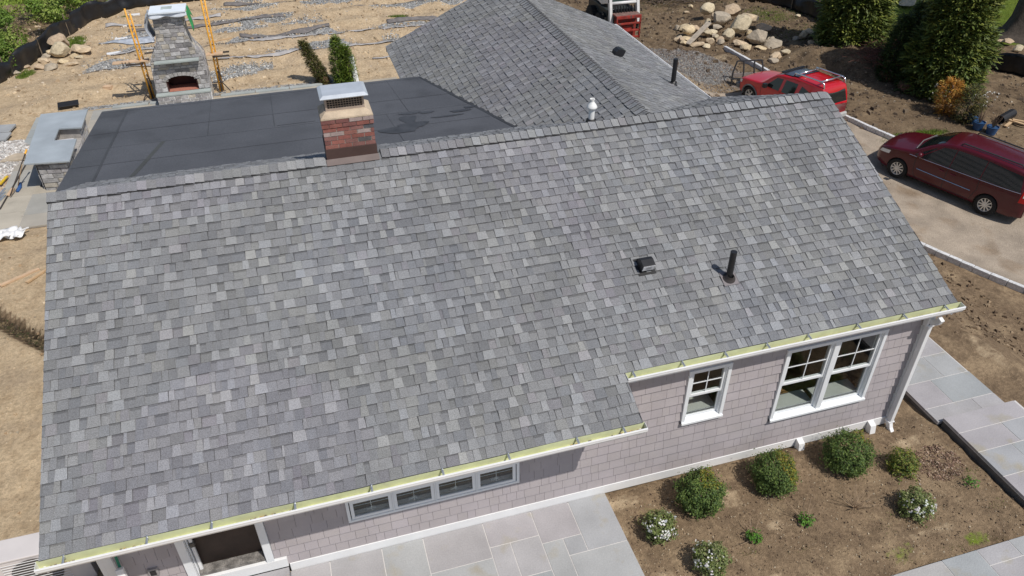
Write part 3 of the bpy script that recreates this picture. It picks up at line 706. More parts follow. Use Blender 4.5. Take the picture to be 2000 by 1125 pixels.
def axis(lo, hi, step, far):
    a = [lo+step*i for i in range(int((hi-lo)/step)+1)]; s_ = step; x = a[-1]; b = []
    while x < far: s_ *= 1.35; x += s_; b.append(x)
    s_ = step; x = a[0]; c = []
    while x > -far: s_ *= 1.35; x -= s_; c.append(x)
    return c[::-1]+a+b
GX, GY = axis(-8.5, 34, .125, 240), axis(-9, 31.5, .125, 240)
def segd(p, a, b):
    ax, ay = a; bx, by = b; t_ = max(0, min(1, ((p[0]-ax)*(bx-ax)+(p[1]-ay)*(by-ay))/((bx-ax)**2+(by-ay)**2)))
    return math.hypot(p[0]-ax-(bx-ax)*t_, p[1]-ay-(by-ay)*t_)
DRV = [(20.3, 2.3), (21.7, -.6), (23.2, -6)]    # near edge of the drive
DRW = [(22.43, 17.67), (22.67, 14.62), (22.9, 9.9), (23.2, 8.9), (23.63, 7.94), (24.6, 4.0), (26.4, -2)]
def drive_w(x, y):                             # inside the drive?
    xa = interp(-y, [(-p[1], p[0]) for p in [(17.5, 19)]+DRV]) if y < 2.3 else interp(y, [(2.3, 20.3), (6, 18.6), (12, 17.5), (19, 17.3)])
    xb = interp(y, [(p[1], p[0]) for p in DRW[::-1]])
    return sm(xa-.1, xa+.2, x)*(1-sm(xb-.2, xb+.1, x))*(1-sm(13, 17, y))
ROWS = [  # gravel-filled trenches of the rear yard: y, half width, x spans
 (20.55, .5, [(-3.8, -1.5), (3.2, 6.6), (8.0, 8.3)]), (22.2, .5, [(-2.8, -1.2), (1.1, 6.3), (7.6, 12.5)]), (24.0, .5, [(-3.2, -1), (.8, 3.0), (4.0, 5.4)]),
 (25.0, .45, [(1.0, 4.2), (8.0, 12.3)]), (26.9, .5, [(.9, 3.6), (5.0, 7.4)]), (19.0, .3, [(1.0, 3.0)]), (18.0, .18, [(1.2, 2.4)]), (28.3, .4, [(2, 3), (7, 8.5)])]
def masks(x, y):
    soil = grass = grav = 0.0
    soil = sm(12.5, 14.5, x-(y-12)*.15) if y > 4 else sm(7.4, 8.2, x)
    if y > 4: soil *= .82
    drv = drive_w(x, y)
    soil = soil*(1-drv*.35)
    if segd((x, y), (-4.6, 5.6), (-1.9, 2.8)) < .22: soil = 1.0
    # lawn beyond the silt fence on the right
    d_ = x-28.9-(.25*max(0, 15-y)) ; grass = max(grass, sm(0, .8, x-30.2)*sm(14.9, 16.4, y+.25*(x-30)))
    grass = max(grass, sm(.2, 2.0, y-(29.6+.0*x))*.9*(1-sm(8, 12, x)))
    grass = max(grass, sm(23.6, 25.0, y-(0.1*(x-26)))*sm(26.5, 27.5, x))
    # beyond the left fence
    fy = interp(x, FENCE_L)
    if x < 2 and y > fy: soil = max(soil, sm(0, .4, y-fy)); grass = max(grass, .36*sm(0, .5, y-fy))
    for (cx, cy, rx, ry, k) in GRASS_P:
        q = ((x-cx)/rx)**2+((y-cy)/ry)**2
        if q < 1.5: grass = max(grass, k*(1-sm(.2, 1.4, q)))
    for (cx, cy, rx, ry) in SAND_P:
        q = ((x-cx)/rx)**2+((y-cy)/ry)**2+.5*n3(x, y, 6, 2.5)
        if q < 1.3: soil *= 1-.52*(1-sm(.2, 1.3, q))
    for (ry_, hw, sp) in ROWS:
        if abs(y-ry_) < 1.2:
            for (a, b) in sp:
                e_ = min(x-a, b-x); w_ = hw*sm(-.4, .9, e_)*(1+.7*n3(x, ry_, 5, .9))+.14*n3(x*2, y, 2, 1)
                grav = max(grav, sm(w_+.12, w_-.1, abs(y-ry_-.35*n3(x, ry_, 1, .5))) if e_ > -.4 else 0)
    q = ((x+5.0)/.75)**2+((y-13.1)/1.2)**2
    grav = max(grav, 1-sm(.7, 1.2, q))
    grav = max(grav, (1-sm(.10, .25, abs(y-16.45)))*.8*sm(-4, -3, x)*(1-sm(5.5, 6.5, x)))
    q = ((x-19.5)/2.0)**2+((y-15.3)/1.9)**2
    grav = max(grav, .85*(1-sm(.5, 1.15, q)))
    return soil, grass, grav
FENCE_L = [(-12, 8), (-7.6, 17.2), (-6.58, 19.7), (-5.91, 21.72), (-5.3, 23.5), (-4.81, 25.62), (-4.35, 26.9), (-3.2, 28.0), (-1.0, 28.5), (1.61, 28.4), (5, 28.9), (12, 29.6)]
SAND_P = [(9.85, -4.85, .28, .3), (10.3, -5.6, .35, .16), (8.2, -6.1, .35, .35), (13.5, -4.65, .5, .2), (8.1, -4.4, .35, .2), (9.75, -6.4, .3, .15), (12.6, -6.4, .6, .15), (19.0, 1.2, .5, .4), (17.0, -3, .3, .8), (18.2, 14, 1, 1.5), (21, 16.8, 1.6, .5)]
GRASS_P = [(-4.6, 23.9, .45, .9, .8), (-5.9, 20.6, .35, .6, .75), (24.6, 8.05, 1.5, .30, .85), (8.35, -4.9, .35, .4, .42), (11.9, -6.6, .4, .2, .5), (13.3, -6.7, .3, .2, .5), (27.2, 18.6, 2.5, 1.2, .3), (8.9, 23.3, .5, .35, .7),
           (-2.9, 27.2, .3, .25, .8), (27, 21.5, 1.5, 1.4, .42), (23, 25, 4, 2, .3), (12.2, -6.0, .5, .3, .3), (9.0, -6.7, .4, .2, .3)]
PAVED = [(2.5, 7.83, -12, -4.1), (14.3, 16.6, -12, -1.9), (-5, 8, 8.1, 16.4), (11, 18, -12, -6.85)]
def rough_amp(x, y):
    a = 1.0
    for (x0, x1, y0, y1) in PAVED:
        d_ = max(x0-x, x-x1, y0-y, y-y1)
        a = min(a, sm(0, .45, d_))
    if 0 < x < 13.6 and -4.2 < y < 8: a = min(a, .2)
    return a*(1-.75*drive_w(x, y))
def HG(x, y):
    z = H0(x, y); a = rough_amp(x, y)
    if a > 0.01:
        back = 1.0 if y > 4 else .6
        z += a*back*(.10*n3(x, y, 0, .35)+.05*n3(x, y, 4, 1.3)+.035*n3(x, y, 7, 3.7))
        if x > 14 and y > 12: z += a*(.10*abs(n3(x, y, 9, 1.1))+.06*n3(x, y, 3, 2.6))
    if a < 1: z -= .05*(1-a)
    if 16 < y < 30 and -4 < x < 14:                # low windrows of soil between the trenches
        z += .09*math.sin((y+.3*n3(x, 0, 0, .4))*2*math.pi/1.75)*sm(16.6, 17.6, y)*(1-sm(28, 29.5, y))
    d_ = segd((x, y), (-4.6, 5.6), (-1.9, 2.8)); z -= .26*(1-sm(.05, .40, d_))
    z += .05*(sm(.2, .32, d_)-sm(.34, .7, d_))
    q = ((x-19.5)/2.3)**2+((y-15.3)/2.2)**2        # heap of gravel
    if q < 1: z += .72*(1-q)**1.2*(1+.25*n3(x, y, 1, 1.5))
    q = ((x+5.0)/.8)**2+((y-13.1)/1.3)**2
    if q < 1: z += .16*(1-q)
    for (cx, cy, r_, h) in ((27.0, 14.2, 1.6, .55), (25.6, 15.4, 1.6, .45), (28.3, 13.2, 1.2, .35), (14.0, -4.55, .5, .05)):
        q = ((x-cx)**2+(y-cy)**2)/r_**2
        if q < 1: z += h*(1-q)**1.2*(1+.5*n3(x, y, 2, 2))
    if 7.8 < x < 14.4 and -6.9 < y < -4.1: z += .03*n3(x, y, 11, 6)+.09*sm(13.5, 14.35, x)*sm(-3.9, -4.9, y)+.05*n3(x, y, 4, 1.6)
    return z
import numpy as np
gv = []; gm = []; gd = []
for y in GY:
    for x in GX:
        gv.append((x, y, HG(x, y))); gm += [*masks(x, y), 1.0]; gd.append(sm(14, 18, x)*sm(5.5, 8, y)*.8 if x < 31 else .5)  # last value: deeper brown soil at the right rear
        if segd((x, y), (-4.6, 5.6), (-1.9, 2.8)) < .18: gd[-1] = 1.8  # trench: shade of a deeper cut put into the soil colour
nx, ny = len(GX), len(GY)
gf = [(j*nx+i, j*nx+i+1, (j+1)*nx+i+1, (j+1)*nx+i) for j in range(ny-1) for i in range(nx-1)]
me = bpy.data.meshes.new('ground'); me.from_pydata(gv, [], gf)
at_ = me.attributes.new('mask', 'FLOAT_COLOR', 'POINT'); at_.data.foreach_set('color', gm); me.attributes.new('darker', 'FLOAT', 'POINT').data.foreach_set('value', gd)
me.polygons.foreach_set('use_smooth', [True]*len(me.polygons)); me.materials.append(groundmat()); me.update()
go = bpy.data.objects.new('ground', me); col.objects.link(go); tag(go, kind='structure')
# drive surface: its own packed-gravel sheet
mb = MB(); ys = [lerp(-8, 13.2, k/90) for k in range(91)]
def dl(y): return interp(-y, [(-p[1], p[0]) for p in [(17.6, 19)]+DRV]) if y < 2.3 else interp(y, [(2.3, 20.3), (6, 18.9), (12, 17.9), (19, 17.8)])
def dr_(y): return interp(y, [(p[1], p[0]) for p in DRW[::-1]])
vs = []
for y in ys:
    a, b = dl(y)+.08+.15*n3(0, y, 3, .8), dr_(y)-.08
    for k in range(15):
        x = lerp(a, b, k/14); vs.append((x, y, HG(x, y)+.03-(.06 if k in (0,) else 0)+(-.012 if k in (4, 5, 10, 11) else 0)))
mb.add(vs, [(j*15+i, j*15+i+1, (j+1)*15+i+1, (j+1)*15+i) for j in range(90) for i in range(14)])
M_drv = mat('packed_gravel', (.345, .285, .222), .95, .22, 1.6, .28, 55, .8, 35, stain=.56, stainc=(.25, .185, .125), stains=.9)
tag(mb.build('driveway', M_drv, smooth=True), kind='structure')
# ---- paving
BS = [(.385, .375, .38), (.395, .38, .385), (.35, .365, .37), (.37, .375, .375), (.40, .39, .38), (.355, .36, .37), (.39, .37, .38)]
M_riser = mat('shaded_riser', (.13, .12, .11), .9, .3, 6)  # slab sides, with their shade put into this dark colour
def paving(name, slabs, z, th, base=None, g_=.008, zb=None, seed=1):
    rr = random.Random(seed); mb = MB()
    for (x0, x1, y0, y1) in slabs:
        c = rr.choice(BS); k = rr.uniform(.93, 1.07); c = tuple(q*k for q in c)
        mb.box(x0+g_, x1-g_, y0+g_, y1-g_, z-th, z+rr.uniform(0, .002), c)
    if base:
        for (x0, x1, y0, y1) in base:
            mb.box(x0+.012, x1-.012, y0+.012, y1-.012, z-th-.02, z-.006, (.60, .585, .56), 1)
            if zb is not None: mb.box(x0+.02, x1-.02, y0+.02, y1-.02, zb, z-th-.021, (.60, .585, .56), 2)
    return tag(mb.build(name, [M_blue, M_joint, M_riser], uv=False), kind='structure')
P1 = [(2.54, 3.15, -4.75, -4.15), (3.15, 3.97, -4.75, -4.15), (3.97, 4.64, -4.86, -4.15), (4.64, 5.64, -4.83, -4.15), (5.64, 6.47, -4.64, -4.15), (6.47, 7.14, -4.81, -4.15), (7.14, 7.82, -5.14, -4.15),
 (5.64, 5.98, -5.3, -4.64), (5.98, 6.47, -5.3, -4.64), (6.47, 6.82, -5.6, -4.81), (6.82, 7.14, -5.14, -4.81), (6.82, 7.82, -6.1, -5.14), (5.64, 6.47, -6.2, -5.3), (4.64, 5.64, -5.5, -4.83), (3.6, 4.64, -5.6, -4.86), (2.54, 3.6, -5.6, -4.75), (6.47, 6.82, -6.1, -5.6),
 (2.54, 4.1, -6.6, -5.6), (4.1, 5.64, -6.6, -5.6), (5.64, 6.82, -7.2, -6.2), (6.82, 7.82, -7.2, -6.1)]
paving('patio', P1, .02, .03, [(2.54, 7.82, -7.2, -4.15)])
P2 = [(14.36, 15.9, -2.88, -2.0), (15.36, 15.93, -3.50, -2.88), (14.36, 15.36, -3.5, -2.88), (14.36, 14.9, -4.15, -3.5), (14.9, 15.02, -4.15, -3.5), (15.02, 15.96, -4.15, -3.5), (14.44, 15.42, -4.46, -4.15), (15.42, 15.98, -4.46, -4.15)]
P2 = [(14.36, 15.93, -2.88, -1.6), (14.36, 15.36, -3.5, -2.88), (15.36, 15.93, -3.5, -2.88), (14.36, 15.02, -4.15, -3.5), (15.02, 15.96, -4.15, -3.5), (14.36, 15.42, -4.50, -4.15), (15.42, 15.96, -4.50, -4.15)]
paving('walkway', P2, .12, .05, [(14.36, 15.96, -4.50, -1.6)], zb=-.3, seed=4)
P3 = [(14.43, 16.05, -4.90, -4.50), (14.43, 15.37, -5.37, -4.90), (15.37, 16.1, -5.37, -4.90), (14.43, 15.15, -5.94, -5.37), (15.15, 16.1, -5.94, -5.37), (14.43, 15.0, -6.82, -5.94), (15.0, 16.1, -6.82, -5.94), (14.43, 16.1, -7.6, -6.82)]
paving('raised_landing', P3, .22, .05, [(14.43, 16.1, -7.6, -4.50)], zb=-.4, seed=6)
P4 = [(9.2, 10.4, -8.2, -6.9), (10.4, 11.5, -7.6, -6.9), (11.5, 12.40, -7.5, -6.9), (12.40, 13.07, -7.6, -6.9), (13.07, 13.7, -7.2, -6.9), (13.7, 14.65, -7.2, -6.9), (13.07, 14.65, -8, -7.2), (11.2, 13.07, -8.4, -7.6)]
paving('front_path', P4, .02, .03, [(9.2, 14.65, -8.4, -6.9)], seed=9)
rr = random.Random(5); P5 = []
x = -4.35
for a, b in ((-4.6, -3.75), (-3.75, -2.9), (-2.9, -2.0), (-2.0, -1.0), (-1.0, 0.2), (.2, 1.4), (1.4, 2.6), (2.6, 3.8), (3.8, 5.0), (5.0, 6.2), (6.2, 7.6)):
    y = 8.3
    while y < 15.9:
        d_ = rr.choice([.5, .7, .95, 1.2]); y1 = min(16.05, y+d_)
        if 16.05-y1 < .3: y1 = 16.05
        if not (a < -4.3 and False): P5.append((a, b, y, y1))
        y = y1
    if a > -1.1 and a < .9: pass
BS2 = BS; BS = [(.40, .355, .285), (.42, .38, .31), (.38, .35, .30), (.44, .40, .33), (.36, .35, .32)]
paving('rear_terrace', P5, .02, .03, [(-4.6, 7.6, 8.3, 16.05)], g_=.004, seed=11)
BS = [(.36, .385, .37), (.34, .36, .355), (.38, .40, .385)]
eb = [(-4.66+.0, -4.38, y_, y_+.55) for y_ in (13.7, 14.25, 14.8, 15.35)]+[(x_, x_+1.18, 16.0, 16.22) for x_ in (-2.3, -1.1+.02, 1.3, 2.5, 3.7)]
eb = [q for q in eb if not (-1.0 < q[0] < 1.0 and q[2] > 15.9)]
paving('terrace_border', eb, .05, .05, None, seed=12); BS = BS2
# stoop in front of the door
mb = MB(); mb.box(.3, 2.54, -4.75, -4.17, -.05, .165, (.36, .35, .36)); tag(mb.build('door_step', [M_blue], bevel=.01), 'low bluestone step under the open door', 'step')
# kerbs of pale granite blocks
def kerb(name, path, ztop, label):
    rr = random.Random(3); th_ = thing(name, gpt(path[0]), label, 'kerb'); P = [Vector((p[0], p[1], 0)) for p in path]
    acc = 0
    for a, b in zip(P, P[1:]):
        L_ = (b-a).length; n = max(1, int(L_/.34))
        for i in range(n):
            p = a.lerp(b, i/n); q = a.lerp(b, (i+.97)/n)
            p.z = H0(p.x, p.y)+ztop-.10+rr.uniform(-.008, .008); q.z = H0(q.x, q.y)+ztop-.10+rr.uniform(-.008, .008)
            mb = MB(); mb.bar(p, q, .125+rr.uniform(-.01, .01), .26, (.55, .56, .56)); mb.build('block', M_gran, th_, bevel=.012)
def gpt(p): return (p[0], p[1], H0(p[0], p[1]))
M_gran = mat('granite_block', (.62, .62, .62), .85, .2, 14, .15, 70, .5, 40)
kerb('kerb', DRW[:1]+[(22.67, 14.62), (22.9, 9.9), (23.25, 8.9), (23.75, 7.6), (24.1, 6.4)], .14, 'far kerb of grey granite blocks behind the red cars')
kerb('kerb', [(19.7, 3.6), (20.3, 2.3), (20.94, 1.09), (21.51, -.11), (22.0, -1.3)], .14, 'near kerb of granite blocks between drive and bare soil')

# ================================================================ REAR YARD
def ashlar(mb, P, u0, u1, z0, z1, seed, n_in=.012, clip=None, hr=(.09, .17), wr=(.14, .34)):
    """rough stones on a plane: P(u, z, h) -> point"""
    rr = random.Random(seed); z = z0
    while z < z1-.01:
        h = rr.uniform(*hr); h = min(h, z1-z); 
        if z1-(z+h) < .05: h = z1-z
        u = u0-rr.uniform(0, .2)
        while u < u1:
            wd = rr.uniform(*wr); a, b = max(u0, u+.006), min(u1, u+wd-.006); u += wd
            if clip:
                cl = clip(z+h*.5)
                a, b = max(a, cl[0]), min(b, cl[1])
                if len(cl) > 2 and a < cl[3] and b > cl[2]:
                    if a < cl[2]-.04: b = cl[2]
                    elif b > cl[3]+.04: a = cl[3]
                    else: continue
            if b-a < .03: continue
            t_ = rr.random(); k = rr.uniform(.75, 1.2)
            c = (.40, .39, .385) if t_ < .5 else (.36, .345, .35) if t_ < .7 else (.42, .385, .33) if t_ < .88 else (.24, .23, .23)
            c = tuple(q*k for q in c); d0 = [rr.uniform(.008, .03) for _ in range(4)]; e_ = .006; j = lambda: rr.uniform(-.004, .004)
            mb.add([P(a, z+e_, 0), P(b, z+e_, 0), P(b, z+h-e_, 0), P(a, z+h-e_, 0), P(a+.008+j(), z+.014+j(), d0[0]), P(b-.008+j(), z+.014+j(), d0[1]), P(b-.008+j(), z+h-.014+j(), d0[2]), P(a+.008+j(), z+h-.014+j(), d0[3])],
                   [(4, 5, 6, 7), (0, 1, 5, 4), (1, 2, 6, 5), (2, 3, 7, 6), (3, 0, 4, 7)], c)
        z += h
M_mort = mat('mortar', (.36, .34, .32), .95, .2, 8)
M_slab = mat('bluestone_slab', (.36, .40, .385), .75, .1, 2, .06, 50)
FPX, FPY = .13, 15.95
fp = thing('outdoor_fireplace', (FPX, 16.4, 0), 'tall outdoor stone fireplace with arched firebox and tapering chimney between orange poles', 'fireplace')
def hw(z):                                     # half width of the body at a height
    return interp(z, [(0, .90), (1.35, .86), (1.50, .84), (1.68, .76), (1.85, .64), (2.05, .54), (2.3, .475), (2.6, .455), (3.05, .45)])
def fc(z): return FPX+interp(z, [(0, 0), (1.5, .06), (3.05, .10)])
core = MB(); zz = [0, .30, .42, .55, .7, .85, .98, 1.1, 1.35, 1.5, 1.68, 1.85, 2.05, 2.3, 2.6, 3.05]
BX = .51                                       # firebox half width
for a, b in zip(zz, zz[1:]):
    yb_ = lambda z: FPY+interp(z, [(0, .95), (1.4, .95), (2.0, .8), (3.05, .78)])
    L_, R_ = (fc(a)-hw(a), fc(b)-hw(b)), (fc(a)+hw(a), fc(b)+hw(b))
    if .40 < (a+b)/2 < 1.0:
        bl, br_ = FPX+.03-BX, FPX+.03+BX
        core.hexa([(L_[0], FPY, a), (bl, FPY, a), (bl, yb_(a), a), (L_[0], yb_(a), a), (L_[1], FPY, b), (bl, FPY, b), (bl, yb_(b), b), (L_[1], yb_(b), b)])
        core.hexa([(br_, FPY, a), (R_[0], FPY, a), (R_[0], yb_(a), a), (br_, yb_(a), a), (br_, FPY, b), (R_[1], FPY, b), (R_[1], yb_(b), b), (br_, yb_(b), b)])
    else:
        core.hexa([(L_[0], FPY, a), (R_[0], FPY, a), (R_[0], yb_(a), a), (L_[0], yb_(a), a), (L_[1], FPY, b), (R_[1], FPY, b), (R_[1], yb_(b), b), (L_[1], yb_(b), b)])
# arch shoulders
for k in range(12):
    x0, x1 = lerp(-BX, BX, k/12), lerp(-BX, BX, (k+1)/12)
    za = .76+.2*math.sqrt(max(0, 1-(max(abs(x0), abs(x1))/BX)**2*.98)); zb_ = .98
    if zb_-za > .004: core.box(FPX+.03+x0, FPX+.03+x1, FPY, FPY+.18, za, zb_)
core.build('masonry_core', M_mort, fp)
def archclip(z):
    if .30 < z < .42: return (fc(z)-hw(z), fc(z)+hw(z))
    if z <= .76: return (fc(z)-hw(z), fc(z)+hw(z), FPX+.03-BX, FPX+.03+BX)
    if z < 1.10:
        q = (BX+.10)*math.sqrt(max(0, 1-((z-.72)/.38)**2))
        return (fc(z)-hw(z), fc(z)+hw(z), FPX+.03-q, FPX+.03+q)
    return (fc(z)-hw(z), fc(z)+hw(z))
st = MB(); ashlar(st, lambda u, z, h: (u, FPY-h, z), -2, 3, .0, .29, 1, clip=archclip); ashlar(st, lambda u, z, h: (u, FPY-h, z), -2, 3, .42, 1.47, 2, clip=archclip); ashlar(st, lambda u, z, h: (u, FPY-h, z), -2, 3, 1.53, 3.04, 3, clip=archclip)
for sg in (-1, 1):
    for a, b in zip(zz, zz[1:]):
        ashlar(st, lambda u, z, h, sg=sg: (fc(z)+sg*(hw(z)+h*.7), u, z), FPY+.005, FPY+.78, a, b, int(a*50)+sg, hr=(.1, .16))
for k in range(11):
    t0, t1 = math.pi*(.06+.88*(k+.06)/11), math.pi*(.06+.88*(k+.94)/11); c_ = random.Random(k).uniform(.32, .45); cxx = FPX+.03
    ip = lambda t_, a, b: (cxx-a*math.cos(t_), .76+b*math.sin(t_))
    q = [ip(t0, BX, .195), ip(t1, BX, .195), ip(t1, BX+.12, .33), ip(t0, BX+.12, .33)]
    st.add([(x_, FPY, z_) for x_, z_ in q]+[(x_, FPY-.028, z_) for x_, z_ in q], [(4, 5, 6, 7), (0, 1, 5, 4), (1, 2, 6, 5), (2, 3, 7, 6), (3, 0, 4, 7)], (c_, c_*.97, c_*.95))
st.build('stone_veneer', M_stone, fp)
t = MB(); t.box(FPX+.03-BX+.002, FPX+.03+BX-.002, FPY+.62, FPY+.66, .42, .98); t.box(FPX+.03-BX+.001, FPX+.03-BX+.03, FPY+.02, FPY+.62, .42, .97); t.box(FPX+.03+BX-.03, FPX+.03+BX-.001, FPY+.02, FPY+.62, .42, .97)
t.build('firebox', mat('dark_brick', (.075, .035, .032), .95, .25, 6), fp)  # firebox lining in a very dark brown, unlike its red floor
t = MB(); t.box(FPX+.03-BX+.031, FPX+.03+BX-.031, FPY-.02, FPY+.61, .42, .426); t.build('firebox_floor', mat('red_brick_floor', (.42, .17, .12), .9, .2, 14), fp)
t = MB(); t.box(FPX-.88, FPX+.92, FPY-.27, FPY-.03, .36, .419); t.build('hearth_slab', M_slab, fp, bevel=.008)
t = MB(); t.box(FPX-.86, FPX+.90, FPY-.24, FPY-.002, 0, .358); t.build('hearth_base', M_stone, fp)
hb = MB(); ashlar(hb, lambda u, z, h: (u, FPY-.24-h, z), FPX-.86, FPX+.90, 0, .35, 8); hb.build('hearth_stones', M_stone, fp)
t = MB(); t.box(FPX-.66, FPX+.78, FPY-.26, FPY-.033, 1.475, 1.535); t.build('mantel', M_slab, fp, bevel=.008)
lid = MB(); M_board = mat('white_foam_board', (.74, .80, .86), .6, .04, 4)
lid.box(-.28, .86, 15.74, 16.62, 3.10, 3.145); lb = lid.build('foam_board', M_board); tag(lb, 'pale rigid foam board laid over the top of the stone fireplace', 'board')
t = MB(); t.box(-.0+.08, .42, 16.1, 16.42, 3.146, 3.15, (.5, .55, .53)); 
pt = t.build('label_patch', mat('grey_patch', (.42, .48, .46), .6), lb)
def sheet(name, P, nu, nv, th_, m, label, cat, parent=None):
    mb = MB(); vs = [P(i/nu, j/nv) for j in range(nv+1) for i in range(nu+1)]
    mb.add(vs, [(j*(nu+1)+i, j*(nu+1)+i+1, (j+1)*(nu+1)+i+1, (j+1)*(nu+1)+i) for j in range(nv) for i in range(nu)])
    o = mb.build(name, m, parent, smooth=True); s_ = o.modifiers.new('thick', 'SOLIDIFY'); s_.thickness = th_; s_.offset = 0
    if label: tag(o, label, cat)
    return o
M_poly = mat('grey_plastic_sheet', (.42, .45, .50), .3, .25, 6, spec=.6)
sheet('plastic_sheet', lambda u, v: Vector((lerp(-.30, .88, u), 15.80-.03*math.sin(u*9)-.03*v, 3.09-.13*v*(.6+.5*abs(math.sin(u*5+1))))), 20, 4, .006, mat('white_plastic', (.66, .70, .76), .35, .15, 5), 'white plastic sheet hanging from under the foam board', 'plastic sheet')
sheet('tarp', lambda u, v: Vector((.86+.03*math.sin(u*7)+.10*v, lerp(15.85, 16.6, u), 3.09-.62*v*(.75+.35*math.sin(u*4+2)))), 12, 8, .006, mat('green_tarp', (.03, .30, .10), .45, .2, 5), 'bright green tarp hanging off the right side of the fireplace top', 'tarp')
sheet('plastic_wrap', lambda u, v: Vector((-.36-.12*math.sin(v*3)-.05*math.sin(u*8+v*4), lerp(15.9, 16.7, u), 3.05-.85*v)), 12, 10, .006, M_poly, 'crumpled grey plastic wrap hanging at the left of the fireplace top', 'plastic sheet')
# orange pole scaffolds
M_or = mat('orange_paint', (.76, .38, .05), .5, .2, 7); M_dk = mat('dark_steel', (.06, .05, .045), .6, .2, 8); M_plank = mat('scaffold_plank', (.60, .42, .27), .8, .14, 6)
def scaffold(x, y, h, sx, label, lean):
    t = thing('scaffold_pole', (x, y, 0), label, 'scaffold pole')
    for (dx, dy) in ((-.05, -.06), (.05, .05)):
        mb = MB(); mb.tube([(x+dx, y+dy, .02), (x+dx+lean*.5, y+dy, h*.5), (x+dx+lean, y+dy, h-(.2 if dx > 0 else 0))], .028, 8); mb.build('pole', M_or, t, smooth=True)
    mb = MB()
    zg = []
    for k in range(int(h/.14)-2):
        z = .2+k*.14; q = lean*z/h; zg.append((x-.05+q, y-.06, z) if k % 2 else (x+.05+q, y+.05, z))
    mb.tube(zg, .014, 6)
    mb.build('lacing', M_or, t)
    mb = MB(); mb.tube([(x, y, .0), (x+.02*sx, y-.02, .75)], .03, 8); mb.tube([(x, y, .45), (x+.3*sx, y-.1, .02)], .02, 6); mb.tube([(x, y, .45), (x+.05*sx, y+.35, .02)], .02, 6); mb.tube([(x+.03, y-.04, .9), (x+.10, y-.05, .55)], .022, 6)
    mb.build('base_bracket', M_dk, t)
    mb = MB(); q = lean*1.35/h
    for dy in (-.2, .2): mb.bar((x+q-.05, y+dy, 1.33), (x+q-.5*(1 if sx < 0 else -1), y+dy, 1.33), .05, .05)
    mb.bar((x+q, y-.24, 1.33), (x+q, y+.24, 1.33), .05, .05); mb.build('plank_bracket', M_dk, t)
    return t
scaffold(-1.02, 16.62, 3.15, -1, 'orange pole scaffold left of the stone fireplace', 0)
scaffold(1.33, 16.6, 3.5, 1, 'orange pole scaffold right of the stone fireplace', .08)
mb = MB(); mb.box(-1.95, -.78, 16.45, 16.69, 1.37, 1.41); pk = mb.build('plank', M_plank, bevel=.004); tag(pk, 'wood plank on the left scaffold bracket', 'plank')
mb = MB()
for k, x in enumerate((-1.62, -1.52, -1.40)):
    mb = MB(); mb.tube([(x, 16.42, 1.44), (x, 16.42, 1.30), (x, 16.72, 1.30)], .012, 5); mb.build('clamp', M_dk, pk)
mb = MB(); mb.box(1.10, 1.66, 16.40, 16.66, 1.37, 1.41); tag(mb.build('plank', M_plank, bevel=.004), 'short wood plank on the right scaffold bracket', 'plank')
mb = MB(); mb.bar((-1.3, 17.2, 1.40), (-.55, 17.2, 1.44), .1, .04); tag(mb.build('board', M_plank), 'narrow pale board behind the left orange scaffold', 'board')
mb = MB(); mb.bar((1.35, 17.0, 1.66), (2.05, 17.0, 1.74), .06, .04); tag(mb.build('board', M_wood), 'thin wooden board behind the right orange scaffold', 'board')
# outdoor kitchen counter
ck = thing('stone_counter', (-3.2, 12, 0), 'stone outdoor counter with bluestone top and square cut-out', 'counter')
CT = [(-3.85, 13.80), (-3.66, 10.24), (-2.47, 10.07), (-2.50, 11.55), (-3.12, 11.62), (-3.12, 12.48), (-2.48, 12.38), (-2.50, 13.78)]
t = MB(); t.prism(CT[::1], .90, .95); t.build('countertop', mat('counter_stone', (.36, .40, .43), .5, .12, 1.5, .05, 40), ck, bevel=.006)
t = MB(); B_ = [(-3.60, 13.5), (-3.40, 10.36), (-2.62, 10.26), (-2.62, 11.40), (-3.22, 11.48), (-3.22, 12.60), (-2.62, 12.52), (-2.62, 13.5)]
t.prism(B_, .0, .899); t.box(-3.22, -2.60, 11.42, 12.58, 0, .55)
st_ = MB(); ashlar(st_, lambda u, z, h: (u, 10.30-h-(u+3)*.12, z), -3.40, -2.62, 0, .88, 21, wr=(.25, .5)); ashlar(st_, lambda u, z, h: (-2.62+h, u, z), 10.28, 11.40, 0, .88, 22); ashlar(st_, lambda u, z, h: (-2.62+h, u, z), 12.54, 13.5, 0, .88, 23); ashlar(st_, lambda u, z, h: (-2.60+h, u, z), 11.42, 12.56, 0, .52, 24)
ashlar(st_, lambda u, z, h: (-3.60-h+(13.5-u)*.05, u, z), 10.4, 13.4, 0, .88, 25)
t.build('base_core', M_mort, ck); st_.build('stone_base', M_stone, ck)
t = MB(); t.box(-3.2, -2.72, 11.5, 12.1, .551, .75); t.build('liner', mat('pale_liner', (.66, .64, .64), .6), ck); 
